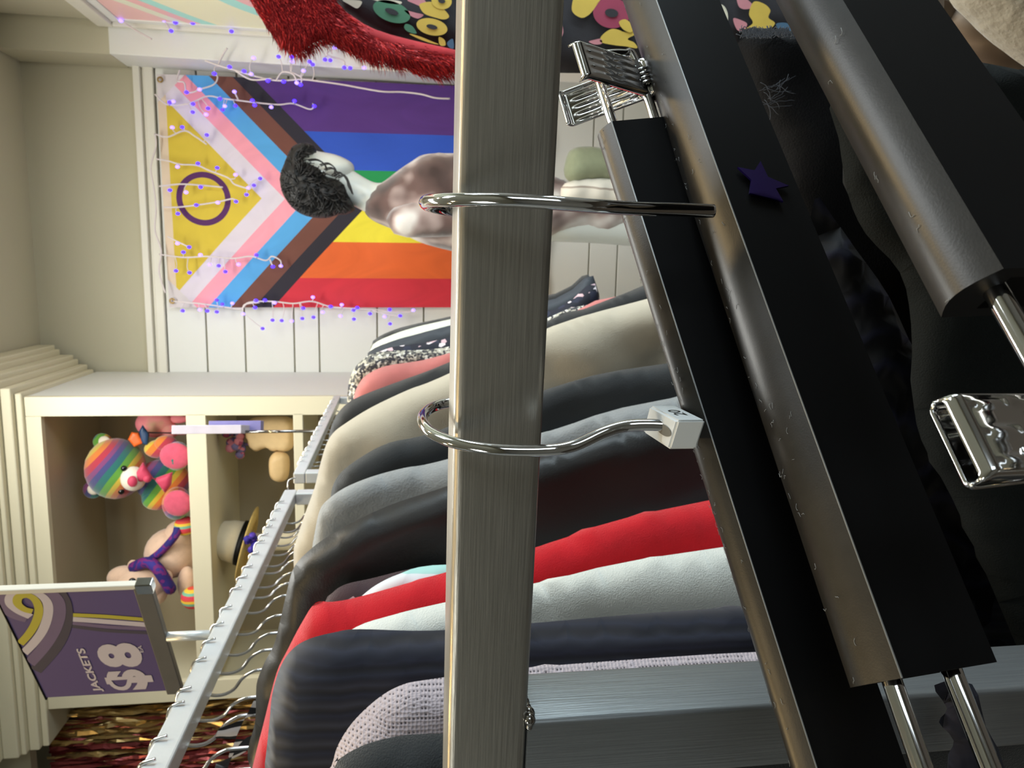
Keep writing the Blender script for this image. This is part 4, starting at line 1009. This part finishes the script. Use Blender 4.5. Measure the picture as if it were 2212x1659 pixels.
# A: far hanger with size cube. far(right) end at the top of the photo
MA0, MA1 = (1320, 262), (1763, 1659); LA0, LA1 = (1293, 262), (1708, 1659)
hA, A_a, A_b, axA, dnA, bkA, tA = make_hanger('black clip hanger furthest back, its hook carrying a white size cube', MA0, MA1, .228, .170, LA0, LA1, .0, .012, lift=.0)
uwire(hA, A_a, -axA, dnA, bkA, tA, .030, r=.0016)
clip(hA, A_a - axA * .019 + bkA * tA * .45 + dnA * .018, axA, dnA, bkA, .0145, .044)
# B: middle hanger
MB0, MB1 = (1417, 0), (1947, 1465); LB0, LB1 = (1349, 0), (1832, 1482)
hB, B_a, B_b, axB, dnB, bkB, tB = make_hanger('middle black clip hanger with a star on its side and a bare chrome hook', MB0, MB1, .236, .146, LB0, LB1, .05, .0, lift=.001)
uwire(hB, B_b, axB, dnB, bkB, tB, .05, r=.0021)
# C: nearest hanger
MC0, MC1 = (1821, 0), (2168, 580); LC0, LC1 = (1678, 0), (2010, 640)
hC, C_a, C_b, axC, dnC, bkC, tC = make_hanger('black clip hanger nearest the camera with rounded scuffed top and silver clip at its end', MC0, MC1, .146, .112, LC0, LC1, .13, .0, lift=.002, glint=False, lint=25)
uwire(hC, C_b, axC, dnC, bkC, tC, .05, r=.0019)
clip(hC, P(2068, 930, .108) + dnC * .0222 + bkC * .004, axC, dnC, bkC, .0142, .032, tilt=.10, ribs=3, ra=.00022)
# hooks -------------------------------------------------------------------
def hook(par, name, pix, r=.0016):
    pts = catmull([P(x, y, d) for x, y, d in pix], 10); bm = bmesh.new(); tube(bm, pts, r, 18); o = fin(name, bm, M_chrome, par); return o
hook(hA, 'hook', [(1075, 868, .240), (1000, 866, .240), (945, 876, .236), (918, 892, .226), (914, 912, .214), (934, 936, .205), (985, 957, .198), (1070, 971, .1935), (1175, 973, .1925), (1240, 963, .1935), (1310, 932, .1950), (1365, 919, .196), (1440, 920, .1955), (1490, 935, .196)])
hook(hB, 'hook', [(1080, 478, .224), (1020, 464, .224), (965, 454, .221), (930, 446, .213), (918, 438, .203), (930, 433, .192), (975, 432, .182), (1080, 432, .1765), (1190, 438, .1755), (1280, 445, .177), (1360, 450, .1805), (1460, 453, .184), (1540, 456, .1865)], .0017)
cxC = C_a + bkC * tC * .5
bar_at = A0 - ba * .11
bm = bmesh.new(); hx = bar_at
h0 = C_a + axC * .02 + bkC * tC * .5
tube(bm, catmull([h0, h0 + UPZ * .02, bar_at - bk * .006 - UPZ * .03, bar_at - bk * .008 - UPZ * .01, bar_at + UPZ * .012 + bk * .006, bar_at + bk * .03 + UPZ * .008, bar_at + bk * .034 - UPZ * .012], 8), .0016, 12); fin('hook', bm, M_chrome, hC)
# white size cube
c_fr = P(1463, 908, .184); c_fl = P(1443, 971, .190); c_br = P(1403, 876, .2045); c_dn = P(1529, 907, .184)
ex = (c_fl - c_fr); ez = Vector((0, 0, -(c_dn - c_fr).length)); ey = (c_br - c_fr); ey.z = 0; ex.z = 0
cube = empty('size_cube', c_fr + ex * .5 + ez + ey * .5, 'small white plastic size cube marked 20 on the chrome hook', 'size marker')
bm = bmesh.new()
vs = [bm.verts.new(c_fr + ex * i + ey * j + ez * k) for i in (0, 1) for j in (0, 1) for k in (0, 1)]
bmesh.ops.convex_hull(bm, input=bm.verts)
bmesh.ops.bevel(bm, geom=[e for e in bm.edges if e.calc_face_angle(0) > .5], offset=.0006, segments=3, affect='EDGES')
M_cube = mat('white_plastic', (236, 240, 240), .35, var=.01); M_cube.node_tree.nodes['Principled BSDF'].inputs['Subsurface Weight'].default_value = .2
M_cube.node_tree.nodes['Principled BSDF'].inputs['Subsurface Radius'].default_value = (.003, .003, .003)
cb = fin('cube_body', bm, M_cube, cube, smooth=True); autosmooth(cb, .5)
# slot on top
bm = bmesh.new(); cc = c_fr + ex * .5 + ey * .30 + UPZ * .00015; ring = []
for k in range(20):
    a = 2 * PI * k / 20; ring.append(bm.verts.new(cc + ex * (.17 * math.cos(a)) + ey * (.26 * math.sin(a))))
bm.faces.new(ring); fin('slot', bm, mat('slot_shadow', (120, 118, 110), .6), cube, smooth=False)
def cubeT(s, t, off):
    nn = -ex.normalized(); return c_fr + ey * s + ez * (1 - t) + nn * off
put_text('printed_number', '20', .30, .66, .30, .72, .00012, mat('black_ink', (15, 15, 15), .5), .0, par=cube, fr=cubeT)
# star sticker on the side of hanger B
nB = axB.cross(dnB).normalized()
if nB.dot(FW) > 0: nB = -nB
st_pts = [(1592, 366), (1618, 384), (1617, 418)]
c0 = P(1648, 392, .19); pB0 = P(MB0[0], MB0[1], .236)
outer = [(1592, 365), (1640, 351), (1668, 386) , (1700, 403), (1672, 402), (1690, 436), (1648, 418), (1617, 420), (1622, 390)]
outer = [(1592, 364), (1628, 371), (1641, 351), (1657, 385), (1702, 404), (1674, 410), (1690, 438), (1655, 418), (1617, 420), (1621, 391)]
bm = bmesh.new(); vv = [bm.verts.new(PP(x, y, pB0 + nB * .0005, nB)) for x, y in outer]; bm.faces.new(vv); bmesh.ops.triangulate(bm, faces=bm.faces)
r = bmesh.ops.extrude_face_region(bm, geom=bm.faces[:]); bmesh.ops.translate(bm, vec=nB * .0006, verts=[g for g in r['geom'] if isinstance(g, bmesh.types.BMVert)])
o = fin('star_sticker', bm, mat('purple_foil', (48, 30, 104), .25, .3, coat=.6), smooth=False); tag(o, 'shiny dark purple star sticker on the side of the middle hanger', 'sticker')
# ------------------------------------------------------------------ DARK CLOTHES BELOW THE HANGERS
def drape(name, label, cat, pix, Y, m, T=.015, R=.02, res=.012, wr=None):
    pw = [PY(x, y, Y) for x, y in pix]; c = catmull([Vector((p.x, p.z, 0)) for p in pw], 3, closed=True)
    ar = sum(c[i].x * c[(i + 1) % len(c)].y - c[(i + 1) % len(c)].x * c[i].y for i in range(len(c)))
    if ar < 0: c = c[::-1]
    bm = bmesh.new(); pillow(bm, [(q.x, q.y) for q in c], (Vector((0, Y, 0)), Vector((1, 0, 0)), Vector((0, 0, 1)), Vector((0, 1, 0))), R, T, res, wr)
    o = fin(name, bm, m); tag(o, label, cat); return o
M_bk3 = mat('black_velvet', (9, 10, 13), .85, var=.3, vs=80, bump=.3, bs=900, spec=.2)
M_grn = mat('dark_green_twill', (15, 19, 18), .85, var=.3, vs=60, bump=.3, bs=1200, spec=.2)
M_ruf = ramp_mat('navy_ruffle', 'wave', [(0, (5, 6, 10)), (.7, (9, 10, 20)), (1, (26, 28, 48))], 34, .75, 7, mscale=(.4, 1, 1), const=False, bump=.8)
drape('black_velvet_trousers', 'black velvet trousers hanging behind the middle hanger, frayed waistband on top', 'trousers',
      [(1595, 70), (1700, 66), (1800, 90), (1900, 200), (1960, 500), (2100, 900), (2400, 1300), (2300, 1900), (1950, 1950), (1800, 1500), (1740, 900), (1690, 400), (1620, 180)], .42, M_bk3, wr=fold(.004, 70))
bm = bmesh.new()
for k in range(260):
    x_, y_ = random.uniform(1598, 1745), random.uniform(66, 84); a_ = random.uniform(-2.6, -.4); q = []
    for j in range(5):
        q.append(PY(x_, y_, .405)); x_ += 4 * math.cos(a_); y_ += 3 * math.sin(a_); a_ += random.uniform(-.7, .7)
    tube(bm, q, .00022, 4)
for k in range(16):
    x_, y_ = random.uniform(1640, 1680), random.uniform(175, 230); a_ = random.uniform(-.6, .9); q = []
    for j in range(9):
        q.append(PY(x_, y_, .395)); x_ += 7 * math.cos(a_); y_ += 6 * math.sin(a_); a_ += random.uniform(-.5, .5)
    tube(bm, q, .00011, 4)
fr_ = fin('frayed_thread', bm, mat('pale_thread', (96, 102, 112), .8)); fr_.location -= bpy.data.objects['black_velvet_trousers'].location; fr_.parent = bpy.data.objects['black_velvet_trousers']; tag(fr_, kind='stuff')
drape('ruffled_skirt', 'navy ruffled skirt, a crinkled sliver seen between the two nearest hangers', 'skirt',
      [(1760, 430), (1800, 470), (1850, 540), (1920, 640), (2000, 800), (2200, 1100), (2200, 1500), (1900, 1500), (1800, 1000), (1750, 600)], .375, M_ruf, T=.012, wr=lambda v, d: .003 * math.sin(v.y * 260 + 3 * math.sin(v.x * 60)))
drape('green_trousers', 'very dark green trousers hanging below the nearest hanger', 'trousers',
      [(1800, 205), (1812, 300), (1832, 420), (1870, 505), (1945, 590), (1968, 700), (1972, 850), (1990, 950), (2056, 1075), (2130, 1240), (2215, 1440), (2330, 1700), (2900, 1700), (2900, 300), (2200, 150), (1950, 120)], .330, M_grn, T=.012, R=.012, wr=fold(.002, 50))
M_lace = ramp_mat('navy_lace', 'noise', [(0, (8, 8, 20)), (.55, (14, 14, 30)), (.7, (46, 46, 62))], 110, .9, const=False, bump=.8)
drape('navy_lace_trim', 'fuzzy navy lace edge behind the end wires of the middle hanger', 'lace garment',
      [(2018, 1480), (2046, 1530), (2028, 1560), (2060, 1600), (2050, 1660), (2080, 1900), (2200, 1900), (2170, 1660), (2130, 1570), (2100, 1478)], .195, M_lace, T=.004, R=.005, res=.006)
M_flc = mat('cream_fleece', (170, 166, 152), .95, var=.15, vs=60, bump=1, bs=120, sheen=.5)
fl = drape('cream_fleece_jacket', 'fluffy cream fleece jacket in the upper right corner of the photo', 'jacket',
      [(2080, -20), (2120, 30), (2160, 70), (2212, 112), (2300, 160), (2500, 150), (2400, -200), (2070, -150)], .50, M_flc, T=.03, R=.02, res=.0045, wr=lambda v, d: .008 * math.sin(v.x * 420 + math.sin(v.y * 300) * 3) * math.sin(v.y * 380 + 2 * math.sin(v.x * 190)))
M_brn = ramp_mat('brown_rib_knit', 'wave', [(0, (92, 78, 66)), (.5, (126, 110, 94)), (1, (106, 92, 78))], 30, .95, 2, mscale=(.25, 1, 1), const=False, bump=1)
drape('brown_rib_sweater', 'brown ribbed knit sweater just below the cream fleece', 'sweater',
      [(2040, 0), (2100, 40), (2300, 120), (2500, 260), (2400, 500), (2212, 330), (2120, 200), (2060, 90)], .56, M_brn, T=.02, R=.02)
# ------------------------------------------------------------------ LIGHTS
def area(name, loc, size, energy, col, target=None, sy=None):
    l = bpy.data.lights.new(name, 'AREA'); l.energy = energy; l.color = col; l.size = size
    if sy: l.shape = 'RECTANGLE'; l.size_y = sy
    o = bpy.data.objects.new(name, l); C.objects.link(o); o.location = loc
    d = (Vector(target) - Vector(loc)) if target else Vector((0, 0, -1))
    o.rotation_euler = d.to_track_quat('-Z', 'Y').to_euler(); return o
wd = bpy.data.worlds.new('world'); bpy.context.scene.world = wd; wd.use_nodes = True
wd.node_tree.nodes['Background'].inputs[0].default_value = (.9, .95, 1, 1); wd.node_tree.nodes['Background'].inputs[1].default_value = .2
zc = ZC - .03
area('ceiling_panel_front', (-.2, 1.7, zc), 1.0, 25, (1, 1, .95), sy=.5)
area('ceiling_panel_right', (.9, .5, zc), .7, 12, (.92, .97, 1), sy=.4)
area('ceiling_panel_rear', (-1.4, -.6, zc), .9, 12, (.98, 1, .95), sy=.4)
area('window_light', (2.5, 1.2, 1.5), 1.2, 62, (.76, .91, 1), target=(0, 2.4, 1.1), sy=1.4)
area('cool_fill_right', (.98, 1.0, 1.25), .7, 15, (.80, .93, 1), target=(.1, 2.7, 1.0), sy=.9)  # added cool fill to brighten the back boards, no window stands here
area('window_light_behind', (1.6, -1.6, 1.7), .9, 13, (.84, .94, 1), target=(0, .3, 1.2), sy=1.2)
area('spot_warm_left', (-1.1, .7, zc), .10, 7, (1, .70, .32))
area('spot_warm_right', (.45, 1.0, zc), .10, 6, (1, .70, .32))
area('spot_warm_rear', (-.5, .1, zc), .10, 3, (1, .72, .36))
